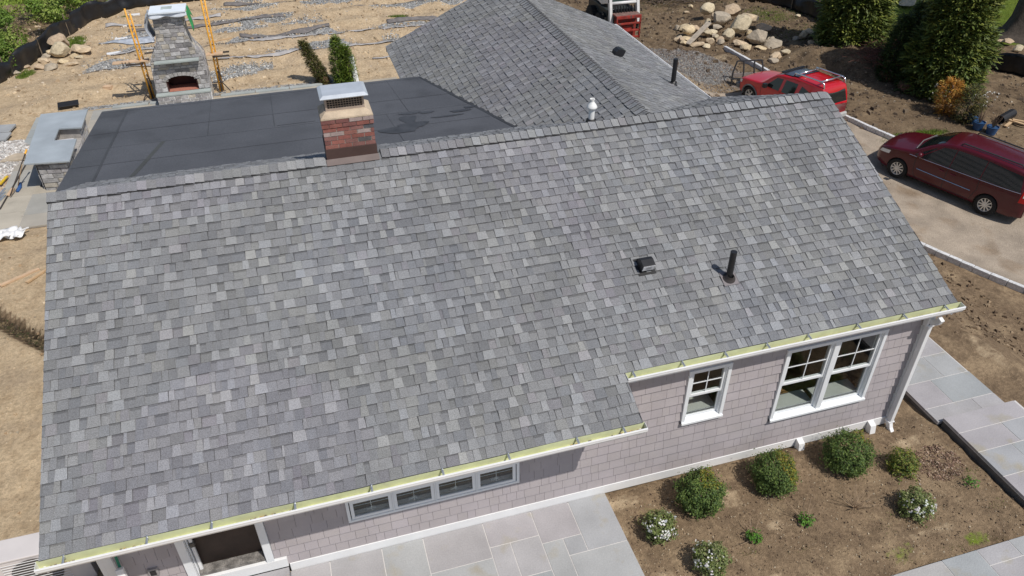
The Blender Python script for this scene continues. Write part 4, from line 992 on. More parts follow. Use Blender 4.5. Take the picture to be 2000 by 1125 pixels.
# loose slabs, gravel, tools at the left edge
def slab_stack(x, y, w_, d_, z, rz, label):
    mb = MB(); M_ = Matrix.Translation((x, y, z)) @ Matrix.Rotation(rz, 4, 'Z'); mb.box(-w_/2, w_/2, -d_/2, d_/2, 0, .06, M=M_)
    tag(mb.build('stone_slab', M_slab2, bevel=.006), label, 'stone slab', 'loose bluestone slabs on the sand')
M_slab2 = mat('loose_slab', (.33, .34, .345), .8, .12, 2)
slab_stack(-5.65, 15.15, .9, .62, .05, -.15, 'upper grey bluestone slab lying at the left edge beyond the white gravel'); slab_stack(-5.6, 14.45, .85, .55, .07, -.12, 'lower grey bluestone slab lying against the white gravel')
def stick(name, a, b, w_, h, m, label, cat, bev=0):
    mb = MB(); mb.bar(a, b, w_, h); return tag(mb.build(name, m, bevel=bev), label, cat)
def gpz(px, py, z=.03): p = onz(px, py, z); return p
# broom: long dark handle with head
a = onz(52, 292, .95); b = onz(20, 382, .10)
br = thing('broom', b, 'push broom with dark handle and wood head leaning on the counter', 'broom')
mb = MB(); mb.tube([a, b], .016, 8); mb.build('handle', M_dk, br, smooth=True)
mb = MB(); c0 = onz(26, 368, .06); c1 = onz(16, 382, .06); mb.bar(c0, c1, .09, .06); mb.build('head', M_plank, br, bevel=.008)
mb = MB(); mb.bar(c0-Vector((0, 0, .05)), c1-Vector((0, 0, .05)), .07, .06); mb.build('bristles', M_dk, br)
mb = MB(); mb.tube([a+Vector((0, 0, .0)), a-(a-b).normalized()*.14], .026, 8); mb.build('grip', M_or, br)
a = onz(43, 322, .7); b = onz(35, 362, .06)
rk = thing('mop', b, 'mop with tan handle and blue head beside the broom', 'mop')
mb = MB(); mb.tube([a, b], .014, 8); mb.build('handle', M_wood, rk); mb = MB(); mb.tube([onz(40, 358, .05), onz(39, 366, .05), onz(34, 374, .05)], [.04, .05, .04], 8); mb.build('head', mat('blue_cloth', (.03, .09, .25), .8), rk, smooth=True)
stick('spade', onz(80, 364, .05), onz(84, 352, .03), .03, .02, M_dk, 'small dark trowel handle by the stone counter', 'trowel')
sp = onz(71, 327, .9)
stick('level', onz(0, 360, .05), onz(14, 344, .05), .07, .03, mat('yellow_paint', (.75, .50, .03), .5), 'yellow spirit level lying at the left edge of the terrace', 'level')
RL3 = ['uppermost of three pale metal rails at the left edge of the terrace', 'middle of three pale metal rails at the left edge of the terrace', 'lowest of three pale metal rails at the left edge of the terrace'][::-1]
for k in range(3): stick('metal_rail', onz(-6, 398-6*k, .04), onz(10, 382-7*k, .04), .05, .03, M_metal, RL3[k], 'rail', 0)['group'] = 'metal rails on the terrace'
stick('stake', onz(0, 408, .05), onz(52, 318, .05), .03, .02, M_dk, 'long dark iron bar lying along the terrace edge', 'bar')
mb = MB(); c0 = onz(28, 312, .03); mb.prism([(c0.x-.32, c0.y-.22), (c0.x+.34, c0.y-.2), (c0.x+.3, c0.y+.22), (c0.x-.2, c0.y+.3)], .06, .12); tag(mb.build('stone_slab', mat('buff_slab', (.48, .40, .30), .85), bevel=.005), 'buff flat stone beside the white gravel heap', 'stone slab')
for k, (px, py, L_, a_) in enumerate(((14, 455, .55, .4), (22, 462, .5, -.2), (38, 460, .35, .9), (6, 468, .4, .1))):
    c0 = onz(px, py, .05)
    sheet('plastic_scrap', lambda u, v, c0=c0, k=k, L_=L_, a_=a_: c0+Vector(((u-.5)*L_*math.cos(a_)-(v-.5)*.25*math.sin(a_), (u-.5)*L_*math.sin(a_)+(v-.5)*.3, .05+.06*math.sin(u*6+k)*math.cos(v*5)+.02*k)), 9, 6, .004, M_white,
          ['white crumpled plastic scrap left of the long roof edge', 'second white plastic scrap, nearest the roof edge but one', 'small white plastic scrap closest to the roof edge', 'white plastic scrap at the very left edge'][k], 'plastic scrap')
stick('white_strip', onz(12, 460, .14), onz(56, 444, .1), .04, .02, M_white, 'thin white strip sticking out of the plastic scraps', 'strip')
stick('board', onz(0, 558, .04), onz(76, 525, .04), .09, .04, M_plank, 'longer pale board lying on the sand left of the roof', 'board')
stick('board', onz(52, 552, .04), onz(98, 522, .04), .07, .04, M_wood, 'shorter orange-brown board beside the pale board', 'board')
# boards and bits around the fireplace
for k, (px, py, L_, w_, a_, lab) in enumerate(((222, 106, .5, .3, .15, 'white block lying left of the scaffold plank'), (237, 77, .5, .2, .1, 'white block lying left of the upper scaffold'), (262, 30, .5, .2, .05, 'white board end lying behind the left scaffold'), (244, 52, .16, .16, .3, 'small white block near the scaffold top'), (213, 178, .3, .2, -.3, 'pale stone block on the sand near the terrace'))):
    c0 = gp(px, py); M_ = Matrix.Translation((c0.x, c0.y, HG(c0.x, c0.y))) @ Matrix.Rotation(a_, 4, 'Z'); mb = MB(); mb.box(-L_/2, L_/2, -w_/2, w_/2, -.03, .09, M=M_)
    tag(mb.build('block', M_white if k < 4 else M_plank, bevel=.01), lab, 'block')
mb = MB(); c0 = gp(135, 210); M_ = Matrix.Translation((c0.x, c0.y, .12)) @ Matrix.Rotation(.12, 4, 'Z') @ Matrix.Rotation(.35, 4, 'X'); mb.box(-.32, .34, -.12, .14, 0, .03, M=M_); mb.box(-.30, .3, -.1, .1, -.12, -.01, M=M_); tag(mb.build('black_tray', M_blackm, bevel=.01), 'black tray lying tilted behind the stone counter', 'tray')
mb = MB(); mb.bar((6.10, 15.9, .02), (6.02, 16.1, 1.0), .16, .04, up=(0, 1, 0)); mb.bar((6.19, 15.92, .02), (6.11, 16.12, 1.0), .02, .06, (.5, .3, .2), up=(0, 1, 0)); tag(mb.build('board', M_white), 'white board standing beside the small cypresses', 'board')
# filter-fabric strips along the trenches
M_fab = mat('filter_fabric', (.40, .38, .37), .8, .18, 5, .08, 60); M_fab2 = mat('dark_filter_fabric', (.17, .155, .15), .85, .25, 6)
def fabric(y, x0, x1, w_, amp, m, lab, seed):
    def P(u, v):
        x = lerp(x0, x1, u); yy = y+amp*n3(x, seed, 0, .45)+(v-.5)*w_*(1+.8*n3(x, seed, 3, 1.2))
        return Vector((x, yy, HG(x, yy)+.035+.05*abs(n3(x*2, yy*6, seed, 1))))
    o = sheet('filter_fabric', P, int((x1-x0)/.12), 4, .004, m, lab, 'fabric strip'); o['group'] = 'fabric strips along the trenches'
fabric(19.95, -3.8, 14, .26, .5, M_fab, 'long pale fabric strip nearest the porch roof, passing behind the cypresses', 1)
fabric(21.65, -3.3, 14, .24, .4, M_fab, 'second long pale fabric strip from the porch roof', 2)
fabric(22.8, 2.0, 5.8, .26, .8, M_fab2, 'brown-grey fabric fold above the widest gravel patch', 3)
fabric(22.75, 8.3, 10.6, .30, .5, M_fab2, 'short grey fabric fold near the rear wing roof', 4)
fabric(24.6, -2.6, 4.0, .22, .7, M_fab2, 'wavy grey fabric strip crossing behind the fireplace top', 5)
fabric(25.9, -3.7, 1.2, .22, .5, M_fab, 'pale fabric strip far behind the left scaffold', 6)
fabric(25.5, 7.2, 12.0, .26, .6, M_fab2, 'dark fabric strip running toward the rear wing', 7)
fabric(27.6, 1.3, 4.6, .30, .6, M_fab2, 'dark crumpled fabric at the top edge of the yard', 8)
fabric(26.8, 5.2, 7.6, .12, .5, M_fab2, 'thin dark fabric loop around the far gravel patch', 9)
fabric(18.1, 7.0, 9.2, .12, .2, M_fab, 'short thin pale fabric strip beside the rear wing eave', 10)
fabric(23.1, -3.6, -1.4, .5, .6, M_poly, 'grey plastic sheeting left of the fireplace chimney', 12)
# silt fences
def silt(path, h, label, seed, hang=.0):
    t = thing('silt_fence', (*path[0], H0(*path[0])), label, 'silt fence'); P = []
    for a, b in zip(path, path[1:]):
        n = max(2, int(math.dist(a, b)/.14))
        for i in range(n): P.append((lerp(a[0], b[0], i/n), lerp(a[1], b[1], i/n)))
    P.append(path[-1]); mb = MB(); nv = 5; vs = []
    for i, (x, y) in enumerate(P):
        d_ = Vector((P[min(i+1, len(P)-1)][0]-P[max(0, i-1)][0], P[min(i+1, len(P)-1)][1]-P[max(0, i-1)][1], 0)).normalized(); nn = Vector((-d_.y, d_.x, 0))
        hh = h*(.80+.2*abs(math.cos(i*.14*math.pi/2.4))+.22*n3(i*.1, seed, 0, 1))
        for j in range(nv+1):
            v = j/nv; off = .07*math.sin(i*.9+seed)*math.sin(v*2.5)+.10*n3(i*.15, v*2, seed, 1)+(.16*(1-v)**2)*hang
            vs.append(Vector((x, y, HG(x, y)-.03+v*hh))+nn*off)
    k = nv+1; mb.add(vs, [(i*k+j, (i+1)*k+j, (i+1)*k+j+1, i*k+j+1) for i in range(len(P)-1) for j in range(nv)])
    o = mb.build('fabric', M_silt, t, smooth=True); s_ = o.modifiers.new('thick', 'SOLIDIFY'); s_.thickness = .006
    for i in range(6, len(P)-2, 17):
        x, y = P[i]; mb = MB(); mb.bar((x, y+.06, HG(x, y)-.1), (x-.02, y+.07, HG(x, y)+h*1.08), .035, .035); mb.build('stake', M_stake, t)
M_silt = mat('silt_fabric', (.013, .013, .015), .42, .3, 6, spec=.5); M_stake = mat('stake_wood', (.22, .17, .12), .85)
silt([p for p in FENCE_L if p[0] > -8][0:1]+[p for p in FENCE_L if -7.5 < p[0] < 13], .85, 'black silt fence curving along the green thicket on the left', 2)
silt([(20, 27.2), (24.5, 25.8), (27.0, 24.0), (28.45, 22.4), (28.7, 20.0), (28.8, 17.0), (29.9, 15.2), (31.5, 13.2), (33.2, 9.0), (35, 5)], .85, 'black silt fence running behind the tall evergreens on the right', 5)
# ---------------------------------------------------------------- boulders
M_rock = mat('field_stone', (1, 1, 1), .9, .22, 3.5, .15, 25, .6, 9, attr=True)
ROCKM = []
def rockmesh(seed, flat=.75):
    rr = random.Random(seed); import bmesh
    bm = bmesh.new(); bmesh.ops.create_icosphere(bm, subdivisions=3, radius=1)
    pl = [(Vector((rr.gauss(0, 1), rr.gauss(0, 1), rr.gauss(0, 1))).normalized(), rr.uniform(.58, .88)) for _ in range(13)]
    for v in bm.verts:
        p = v.co.copy()
        for n_, d_ in pl:
            k = p.dot(n_)
            if k > d_: p -= n_*(k-d_)*.96
        p *= 1+.07*noise.noise(p*2.2+Vector((seed, 0, 0))); p.z *= flat; v.co = p
    me = bpy.data.meshes.new('rock'); bm.to_mesh(me); bm.free()
    c = rr.choice([(.56, .45, .29), (.52, .42, .28), (.58, .49, .34), (.40, .34, .26), (.56, .44, .30), (.50, .38, .26)]); k = rr.uniform(.85, 1.15)
    a = me.attributes.new('col', 'FLOAT_COLOR', 'FACE'); a.data.foreach_set('color', [q for _ in me.polygons for q in (c[0]*k, c[1]*k, c[2]*k, 1)])
    me.materials.append(M_rock); me.polygons.foreach_set('use_smooth', [False]*len(me.polygons)); me.update(); return me
for k in range(14): ROCKM.append(rockmesh(k+1, .6+.03*(k % 7)))
def rock(px, py, wpx, hpx, label, grp, k, lift=0.0):
    """px,py: foot centre in the photograph; size from its width there"""
    P = gp(px, py); P.z = HG(P.x, P.y); dist = (P-CAM).dot(FW); w_ = wpx*dist/F; h = hpx*dist/F*.95
    o = bpy.data.objects.new('boulder', ROCKM[k % len(ROCKM)]); col.objects.link(o); rr = random.Random(k*7+1)
    o.scale = (w_/2*1.36, w_/2*rr.uniform(.95, 1.2), max(.06, h/2*1.5)); o.rotation_euler = (rr.uniform(-.15, .15), rr.uniform(-.2, .2), rr.uniform(-.4, .4))
    o.location = (P.x, P.y+w_*.3, P.z+h*.30+lift); tag(o, label, 'boulder', grp)
GR, GL_ = 'boulders heaped beyond the rear wing', 'stones heaped by the left silt fence'
RK = [  # px, py, width, height, lift, label
 (1382, 44, 26, 28, .25, 'rounded yellow boulder at the very top of the big rock heap'), (1398, 48, 14, 18, .2, 'lumpy narrow stone leaning right of the topmost boulder'), (1383, 52, 11, 13, .1, 'small pale stone under the topmost boulder'),
 (1413, 62, 34, 28, .35, 'large brown pyramid-shaped boulder in the middle of the heap'), (1432, 47, 32, 24, .35, 'large rounded buff boulder behind the brown pyramid boulder'), (1449, 78, 38, 32, .35, 'big square grey-green boulder right of the heap centre'), (1464, 62, 28, 24, .35, 'angular buff boulder behind the square grey-green one'),
 (1339, 62, 22, 13, .1, 'white flat-topped stone near the left end of the heap'), (1346, 74, 24, 20, .15, 'round olive-grey boulder left of the grey plank'), (1327, 80, 15, 14, .0, 'brown cube-like stone at the left end of the heap'), (1360, 66, 17, 14, .1, 'squat grey stone behind the olive boulder'), (1324, 58, 11, 12, .0, 'dark little stone standing off to the left of the heap'),
 (1345, 81, 22, 9, .0, 'flat pale stone under the plank'), (1366, 93, 26, 12, .0, 'flat white stone in front of the heap'), (1381, 96, 14, 11, .0, 'small round brown stone at the front of the heap'), (1388, 88, 14, 16, .0, 'upright pale oval stone at the front of the heap'), (1383, 76, 18, 14, .15, 'wedge of buff stone behind the upright oval'), (1402, 68, 18, 11, .2, 'long buff stone below the brown pyramid boulder'),
 (1408, 86, 16, 16, .0, 'pale square stone right of the upright oval'), (1424, 82, 22, 22, .1, 'dark grey speckled boulder left of the square grey-green one'), (1450, 92, 24, 14, .0, 'tilted tan slab in front of the square boulder'), (1461, 98, 24, 15, .0, 'half-shaded tan boulder at the front right of the heap'), (1467, 82, 15, 13, .1, 'small tan stone tucked behind the tilted slab'),
 (1482, 90, 34, 30, .15, 'tall craggy ochre boulder right of the heap'), (1493, 66, 30, 14, .1, 'flat-topped pale boulder behind the ochre crag'), (1514, 93, 38, 14, .0, 'long smooth oval boulder at the right end of the heap'), (1489, 98, 18, 6, .0, 'thin pale slab at the foot of the ochre crag'), (1375, 66, 18, 12, .1, 'reddish pointed stone in the heap'), (1393, 74, 18, 13, .1, 'yellow flat stone in the heap centre'),
 (1520, 112, 21, 13, .0, 'oval buff stone of the separate trio before the heap'), (1535, 111, 18, 13, .0, 'palest stone of the separate trio before the heap'), (1514, 122, 19, 12, .0, 'darkest stone of the separate trio before the heap'), (1358, 112, 8, 7, .0, 'lone small stone on the bare soil before the heap'),
 (1571, 78, 16, 15, .1, 'left small boulder beside the evergreen'), (1589, 76, 22, 17, .15, 'buff boulder beside the evergreen, second from left'), (1611, 92, 28, 30, .1, 'tall pointed grey boulder against the evergreen'), (1630, 80, 11, 16, .1, 'narrow pale stone right of the pointed grey boulder'), (1629, 96, 17, 13, .0, 'dark stone at the foot of the evergreen'), (1583, 100, 14, 12, .0, 'brown stone below the buff boulder'), (1557, 78, 14, 8, .0, 'flat stone left of the evergreen boulders'),
 (1350, 18, 8, 8, 0, 'small pale stone far behind the heap'), (1342, 28, 9, 6, 0, 'low white stone above the heap on the soil'), (1560, 33, 9, 7, 0, 'single stone near the right silt fence')]
for k, (px, py, w_, h, lf, lab) in enumerate(RK): rock(px, py, w_, h, lab, GR, k+1, lf)
rr = random.Random(44)
for k in range(16):
    px, py = rr.choice([(1395, 80), (1440, 95), (1415, 92), (1430, 66), (1475, 74), (1335, 86), (1502, 82), (1372, 60)]); rock(px+rr.uniform(-12, 12), py+rr.uniform(-6, 6), rr.uniform(9, 15), rr.uniform(8, 12), 'small buff stone wedged among the big boulders of the heap', GR, k+3, .05)
RL = [(120, 104, 32, 27, .3, 'smooth domed boulder at the top of the left stone heap'), (120, 114, 32, 27, .15, 'tall split tan boulder in the left heap'), (159, 107, 32, 24, .0, 'white rough boulder right of the left heap'), (144, 113, 13, 13, .0, 'small tan stone between the two big left boulders'), (104, 110, 18, 11, .1, 'mossy grey stone in the left heap'), (90, 113, 18, 12, .0, 'grey stone in the middle of the left heap'),
 (76, 133, 19, 12, .0, 'pale oval stone at the front of the left heap'), (98, 135, 26, 13, .0, 'low tan stone at the front of the left heap'), (122, 123, 16, 11, .0, 'square brown stone in front of the split boulder'), (137, 126, 23, 10, .0, 'flat tan stone at the right front of the left heap'), (63, 112, 13, 9, .0, 'mossy stone at the left of the left heap'), (86, 122, 20, 10, .0, 'purplish flat stone in the left heap'), (154, 114, 14, 8, .0, 'little stone beside the white rough boulder'), (30, 145, 16, 8, .0, 'grey stone by the fence foot, lower left'), (52, 133, 14, 8, .0, 'grey stone by the fence foot near the heap'), (14, 152, 12, 7, .0, 'lowest pale stone along the left fence foot'), (85, 98, 12, 8, 0, 'round green-grey stone at the grass edge')]
for k, (px, py, w_, h, lf, lab) in enumerate(RL): rock(px, py, w_, h, lab, GL_, k+5, lf)
a = gp(1342, 93); b = gp(1372, 72); stick('plank', (a.x, a.y, HG(a.x, a.y)+.12), (b.x, b.y-.4, HG(b.x, b.y)+.75), .24, .06, mat('old_plank', (.42, .36, .29), .9, .2, 6), 'grey weathered plank leaning on the big rock heap', 'plank', .004)
# scattered small stones and crumbs of earth
def pebbles(name, n, sampler, cols, smin, smax, seed, m, lab=None):
    rr = random.Random(seed); mb = MB()
    for _ in range(n):
        p = sampler(rr)
        if p is None: continue
        x, y = p; z = HG(x, y); s_ = smin*(smax/smin)**(rr.random()**2.2); c = rr.choice(cols); k = rr.uniform(.75, 1.2); c = tuple(q*k for q in c)
        A = [rr.uniform(0, 2*math.pi)]; q = [Vector((x+s_*math.cos(A[0]+i*2.1)*rr.uniform(.7, 1.2), y+s_*math.sin(A[0]+i*2.1)*rr.uniform(.7, 1.2), z-.004)) for i in range(3)]
        q2 = [w.lerp(Vector((x, y, z)), .35)+Vector((0, 0, s_*rr.uniform(.5, .9))) for w in q]
        mb.add(q+q2, [(3, 4, 5), (0, 1, 4, 3), (1, 2, 5, 4), (2, 0, 3, 5)], c)
    return tag(mb.build(name, m), lab, None, None, 'stuff')
M_peb = mat('pebble', (1, 1, 1), .9, .1, 9, attr=True)
def notpaved(x, y): return all(not (a < x < b and c < y < d) for a, b, c, d in PAVED) and not (0 < x < 13.7 and -4.3 < y < 7)
def smp(x0, x1, y0, y1):
    def f(rr):
        x, y = rr.uniform(x0, x1), rr.uniform(y0, y1); return (x, y) if notpaved(x, y) else None
    return f
pebbles('sand_stones', 6000, smp(-8, 14, 16, 30), [(.55, .46, .34), (.60, .52, .42), (.36, .27, .17), (.45, .36, .25), (.30, .22, .14)], .012, .07, 1, M_peb)
pebbles('side_stones', 1600, smp(-5, 0, -4, 8.2), [(.55, .44, .30), (.60, .50, .36), (.36, .25, .15), (.44, .33, .21)], .008, .05, 2, M_peb)
pebbles('soil_stones', 9000, smp(14, 33, 5, 27), [(.32, .26, .19), (.26, .20, .13), (.20, .14, .09), (.12, .085, .055), (.40, .34, .26), (.24, .18, .12)], .012, .065, 3, M_peb)
pebbles('verge_crumbs', 5000, smp(14.2, 20.5, -2.5, 8), [(.22, .155, .095), (.17, .12, .075), (.12, .08, .05), (.30, .22, .14)], .012, .085, 4, M_peb)
pebbles('soil_clods', 3800, smp(14, 33, 9, 27), [(.15, .11, .075), (.12, .085, .055), (.20, .15, .10), (.09, .065, .045)], .04, .14, 24, M_peb)
pebbles('sand_clods', 1800, smp(-7, 13, 16.3, 29), [(.48, .37, .24), (.38, .28, .18), (.56, .45, .31)], .03, .11, 25, M_peb)
pebbles('bed_crumbs', 9000, lambda rr: (rr.uniform(7.84, 14.4), rr.uniform(-6.9, -4.16)), [(.36, .28, .19), (.24, .17, .11), (.15, .10, .065), (.09, .06, .04), (.46, .38, .27), (.20, .14, .09)], .005, .026, 5, M_peb)
def mulch(rr):
    a = rr.uniform(0, 6.283); r_ = rr.random()**.5; return (13.75+.42*r_*math.cos(a), -5.25+.38*r_*math.sin(a))
pebbles('mulch', 1300, mulch, [(.30, .20, .14), (.20, .12, .085), (.40, .30, .22), (.14, .09, .06)], .010, .035, 6, M_peb)
def gravs(rr):
    row = rr.choice(ROWS); a, b = rr.choice(row[2]); x = rr.uniform(a-.2, b+.2); y = row[0]+rr.gauss(0, row[1]*.55)+.35*n3(x, row[0], 1, .5); return (x, y)
pebbles('trench_gravel', 15000, gravs, [(.44, .44, .43), (.34, .34, .33), (.22, .22, .22), (.15, .15, .15), (.68, .68, .66), (.27, .27, .26), (.36, .33, .28)], .02, .055, 7, M_peb)
def whiteg(rr):
    a = rr.uniform(0, 6.283); r_ = rr.random()**.5; return (-5.0+.85*r_*math.cos(a), 13.0+1.3*r_*math.sin(a))
pebbles('white_gravel', 3500, whiteg, [(.62, .60, .57), (.75, .73, .70), (.50, .47, .44), (.40, .36, .33)], .025, .06, 8, M_peb)
pebbles('white_gravel', 500, lambda rr: (rr.gauss(-5.0, .3), rr.uniform(10.8, 12)), [(.62, .56, .50), (.50, .42, .36), (.42, .30, .24)], .02, .05, 18, M_peb)
def heap(rr):
    a = rr.uniform(0, 6.283); r_ = rr.random()**.6; return (19.5+2.3*r_*math.cos(a), 15.3+2.2*r_*math.sin(a))
pebbles('heap_gravel', 11000, heap, [(.22, .19, .17), (.28, .25, .22), (.15, .13, .12), (.36, .33, .30), (.24, .18, .14)], .015, .045, 9, M_peb)
pebbles('trench_litter', 3200, lambda rr: (lambda t_: (lerp(-4.5, -1.95, t_)+rr.gauss(0, .07), lerp(5.5, 2.85, t_)+rr.gauss(0, .07)))(rr.random()), [(.06, .045, .03), (.10, .075, .04), (.05, .05, .02), (.16, .12, .07)], .01, .05, 10, M_peb)
# heat pump outdoor unit and small things by the left corner
hp = thing('heat_pump', (-1.1, -3.4, 0), 'white outdoor heat pump unit with wire grille left of the house corner', 'heat pump')
M_hp = mat('heat_pump_case', (.66, .62, .61), .5, .05, 3)
t = MB(); t.box(-1.75, -.32, -3.44, -3.02, .86, .90); t.box(-1.75, -.32, -3.42, -3.02, .08, .859); t.build('case', M_hp, hp, bevel=.01)
t = MB(); t.lathe([(0, 0), (.33, 0), (.34, -.01)], (-1.02, -3.425, .48), axis=(0, 1, 0), n=30); t.build('fan_opening', mat('fan_dark', (.10, .09, .085), .7), hp)
t = MB()
for k in range(13): t.tube([(-1.42, -3.45, .14+k*.055), (-.60, -3.45, .14+k*.055)], .005, 5)
t.build('grille', M_white, hp)
t = MB(); t.tube([(-.12, -4.0, .0), (-.12, -4.0, .35)], .12, 16); tag(t.build('canister', mat('grey_canister', (.22, .22, .22), .6), bevel=.01), 'round grey canister by the left house corner', 'canister')
t = MB(); t.box(-.30, -.05, -4.5, -4.2, 0, .3); tag(t.build('bin', mat('pale_bin', (.45, .43, .42), .6), bevel=.03), 'pale plastic bin under the gutter at the left corner', 'bin')
ld = thing('leaning_post', (.42, -4.5, 0), 'white boxed post leaning on the wall left of the door', 'post')
t = MB(); t.bar((.50, -4.62, .17), (.41, -4.30, 1.22), .10, .06, up=(0, 1, 0)); t.build('post', M_white, ld, bevel=.003)
t = MB(); t.bar((.44, -4.50, .4), (.40, -4.20, 1.42), .035, .01, up=(0, 1, 0)); t.build('strap', M_green, ld)
# white drain wedges at the skirt
for (px, py, lab) in ((1552, 866, 'white drain block at the wall behind the middle boxwood'), (1690, 832, 'white drain block at the wall behind the right boxwood')):
    c0 = onz(px, py, .0); mb = MB(); x = c0.x
    mb.hexa([(x-.05, -4.30, -.03), (x+.07, -4.30, -.03), (x+.07, -4.15, -.03), (x-.05, -4.15, -.03), (x-.05, -4.26, .16), (x+.07, -4.26, .16), (x+.07, -4.15, .20), (x-.05, -4.15, .20)])
    tag(mb.build('drain_block', M_white, bevel=.004), lab, 'drain block')
# ================================================================ VEHICLES
M_red = mat('red_paint', (.50, .007, .014), .28, .05, 2, coat=.7, spec=.5)
M_mar = mat('maroon_paint', (.075, .0035, .010), .30, .06, 2, coat=.45, spec=.35)
M_tint = mat('tinted_glass', (.012, .016, .017), .04, .1, 2, spec=.7)
M_tyre = mat('tyre_rubber', (.016, .016, .016), .85, .2, 20)
M_rim = mat('alloy_rim', (.66, .66, .64), .35, .08, 6, metal=.5)
M_chr = mat('chrome', (.75, .76, .78), .15, .03, metal=.9)
M_dkp = mat('dark_plastic', (.035, .035, .038), .6, .15, 10)
M_clad = mat('grey_cladding', (.16, .17, .17), .6, .1, 10)
M_tl = mat('tail_lamp', (.45, .01, .01), .2, .05); M_wl = mat('clear_lamp', (.75, .75, .72), .15, .05)
M_seat = mat('seat', (.10, .10, .10), .8)
class Car:
    def __init__(s, name, loc, head, pitch, scale, label, plan, top, zb, belt, tum, wheels, R_, crown=.05, fr=.09):
        s.root = thing(name, loc, label, 'car'); s.root.rotation_euler = (0, -pitch, head); s.root.scale = (scale,)*3
        ROOT[s.root.name] = (0, 0, 0)
        s.plan, s.top, s.zb, s.belt, s.tum, s.wheels, s.R, s.crown, s.fr = plan, top, zb, belt, tum, wheels, R_, crown, fr
    def W(s, x, z):
        w_ = sint(x, s.plan); b = sint(x, s.belt)
        if z > b: w_ -= s.tum*(z-b)/(1.7-.95)+.03*(z-b)
        elif z < .55: w_ -= .10*((.55-z)/.35)**2
        else: w_ += .012*math.sin(math.pi*(z-.55)/(b-.55))
        return w_
    def T(s, x): return sint(x, s.top)
    def body(s, m, rough=None):
        x0, x1 = s.plan[0][0], s.plan[-1][0]; NX = 150; secs = []; nside = 22
        for i in range(NX+1):
            t_ = i/NX; x = lerp(x0, x1, t_); zt = s.T(x); zb_ = s.zb(x); r = min(s.fr, (zt-zb_)*.3); P = []
            for j in range(nside+1):
                z = lerp(zb_, zt-r, j/nside); P.append([x, s.W(x, z), z])
            w0 = s.W(x, zt-r)
            for j in range(1, 7):
                a = j/6*math.pi/2; P.append([x, w0-r*(1-math.cos(a))*1.3, zt-r+r*math.sin(a)])
            w1 = P[-1][1]
            for j in range(1, 9):
                q = 1-j/8; P.append([x, w1*q, zt+s.crown*(1-q*q)])
            secs.append(P)
        ns = len(secs[0]); inside = {}
        for i, P in enumerate(secs):
            for j, p in enumerate(P):
                for (wx,) in [(w_,) for w_ in s.wheels]:
                    d_ = math.hypot(p[0]-wx, p[2]-s.R)
                    if d_ < s.R*1.13 and j <= nside:
                        inside[(i, j)] = 1
                        if d_ > 1e-6: k = s.R*1.13/d_; p[0] = wx+(p[0]-wx)*k; p[2] = s.R+(p[2]-s.R)*k
                        if p[2] < s.zb(p[0]): p[2] = s.zb(p[0])
        vs = []; fs = []
        for sg in (1, -1):
            o = len(vs)
            for P in secs: vs += [(p[0], p[1]*sg, p[2]) for p in P]
            for i in range(len(secs)-1):
                for j in range(ns-1):
                    if all(k in inside for k in ((i, j), (i+1, j), (i, j+1), (i+1, j+1))): continue
                    f = [o+i*ns+j, o+(i+1)*ns+j, o+(i+1)*ns+j+1, o+i*ns+j+1]; fs.append(f if sg > 0 else f[::-1])
        # ends
        for i in (0, len(secs)-1):
            n2 = len(secs)*ns; f = [i*ns+j for j in range(ns)]+[n2+i*ns+j for j in range(ns-2, -1, -1)]; fs.append(f if i else f[::-1])
        mb = MB(); mb.add(vs, fs); s.b = mb.build('body', m, s.root, smooth=True)
        mb = MB(); mb.box(x0+.12, x1-.12, -.62, .62, s.zb(2)+.0, .85); 
        for wx in s.wheels: mb.box(wx-s.R*1.12, wx+s.R*1.12, -.60, .60, s.R*.7, s.R*2.1)
        mb.build('underbody', M_dkp, s.root)
    def side(s, name, c4, m, off=.006, sides=(1, -1), nx=14, nz=8, parent=None, th_=0, lab=None):
        """panel on the flank: corners (x,z): lower front, lower rear, upper rear, upper front"""
        for sg in sides:
            mb = MB(); vs = []
            for j in range(nz+1):
                v = j/nz
                for i in range(nx+1):
                    u = i/nx; x = lerp(lerp(c4[0][0], c4[1][0], u), lerp(c4[3][0], c4[2][0], u), v); z = lerp(lerp(c4[0][1], c4[1][1], u), lerp(c4[3][1], c4[2][1], u), v)
                    # round the corners a little
                    vs.append((x, sg*(s.W(x, z)+off), z))
            mb.add(vs, [tuple([j*(nx+1)+i, j*(nx+1)+i+1, (j+1)*(nx+1)+i+1, (j+1)*(nx+1)+i][::-sg]) for j in range(nz) for i in range(nx)])
            mb.build(name, m, parent or s.root, smooth=True)
    def topp(s, name, xa, xb, wa, wb, m, off=.008, n=12, parent=None, y0=None):
        mb = MB(); vs = []
        for i in range(n+1):
            x = lerp(xa, xb, i/n); w_ = lerp(wa, wb, i/n); zt = s.T(x)
            wm = s.W(x, zt-s.fr)-s.fr*1.3
            for j in range(n+1):
                q = lerp(-1, 1, j/n) if y0 is None else lerp(y0[0], y0[1], j/n)
                y = q*w_; k = min(1, abs(y)/wm); vs.append((x, y, zt+s.crown*(1-k*k)+off))
        mb.add(vs, [(i*(n+1)+j, (i+1)*(n+1)+j, (i+1)*(n+1)+j+1, i*(n+1)+j+1)[::-1] for i in range(n) for j in range(n)])
        return mb.build(name, m, parent or s.root, smooth=True)
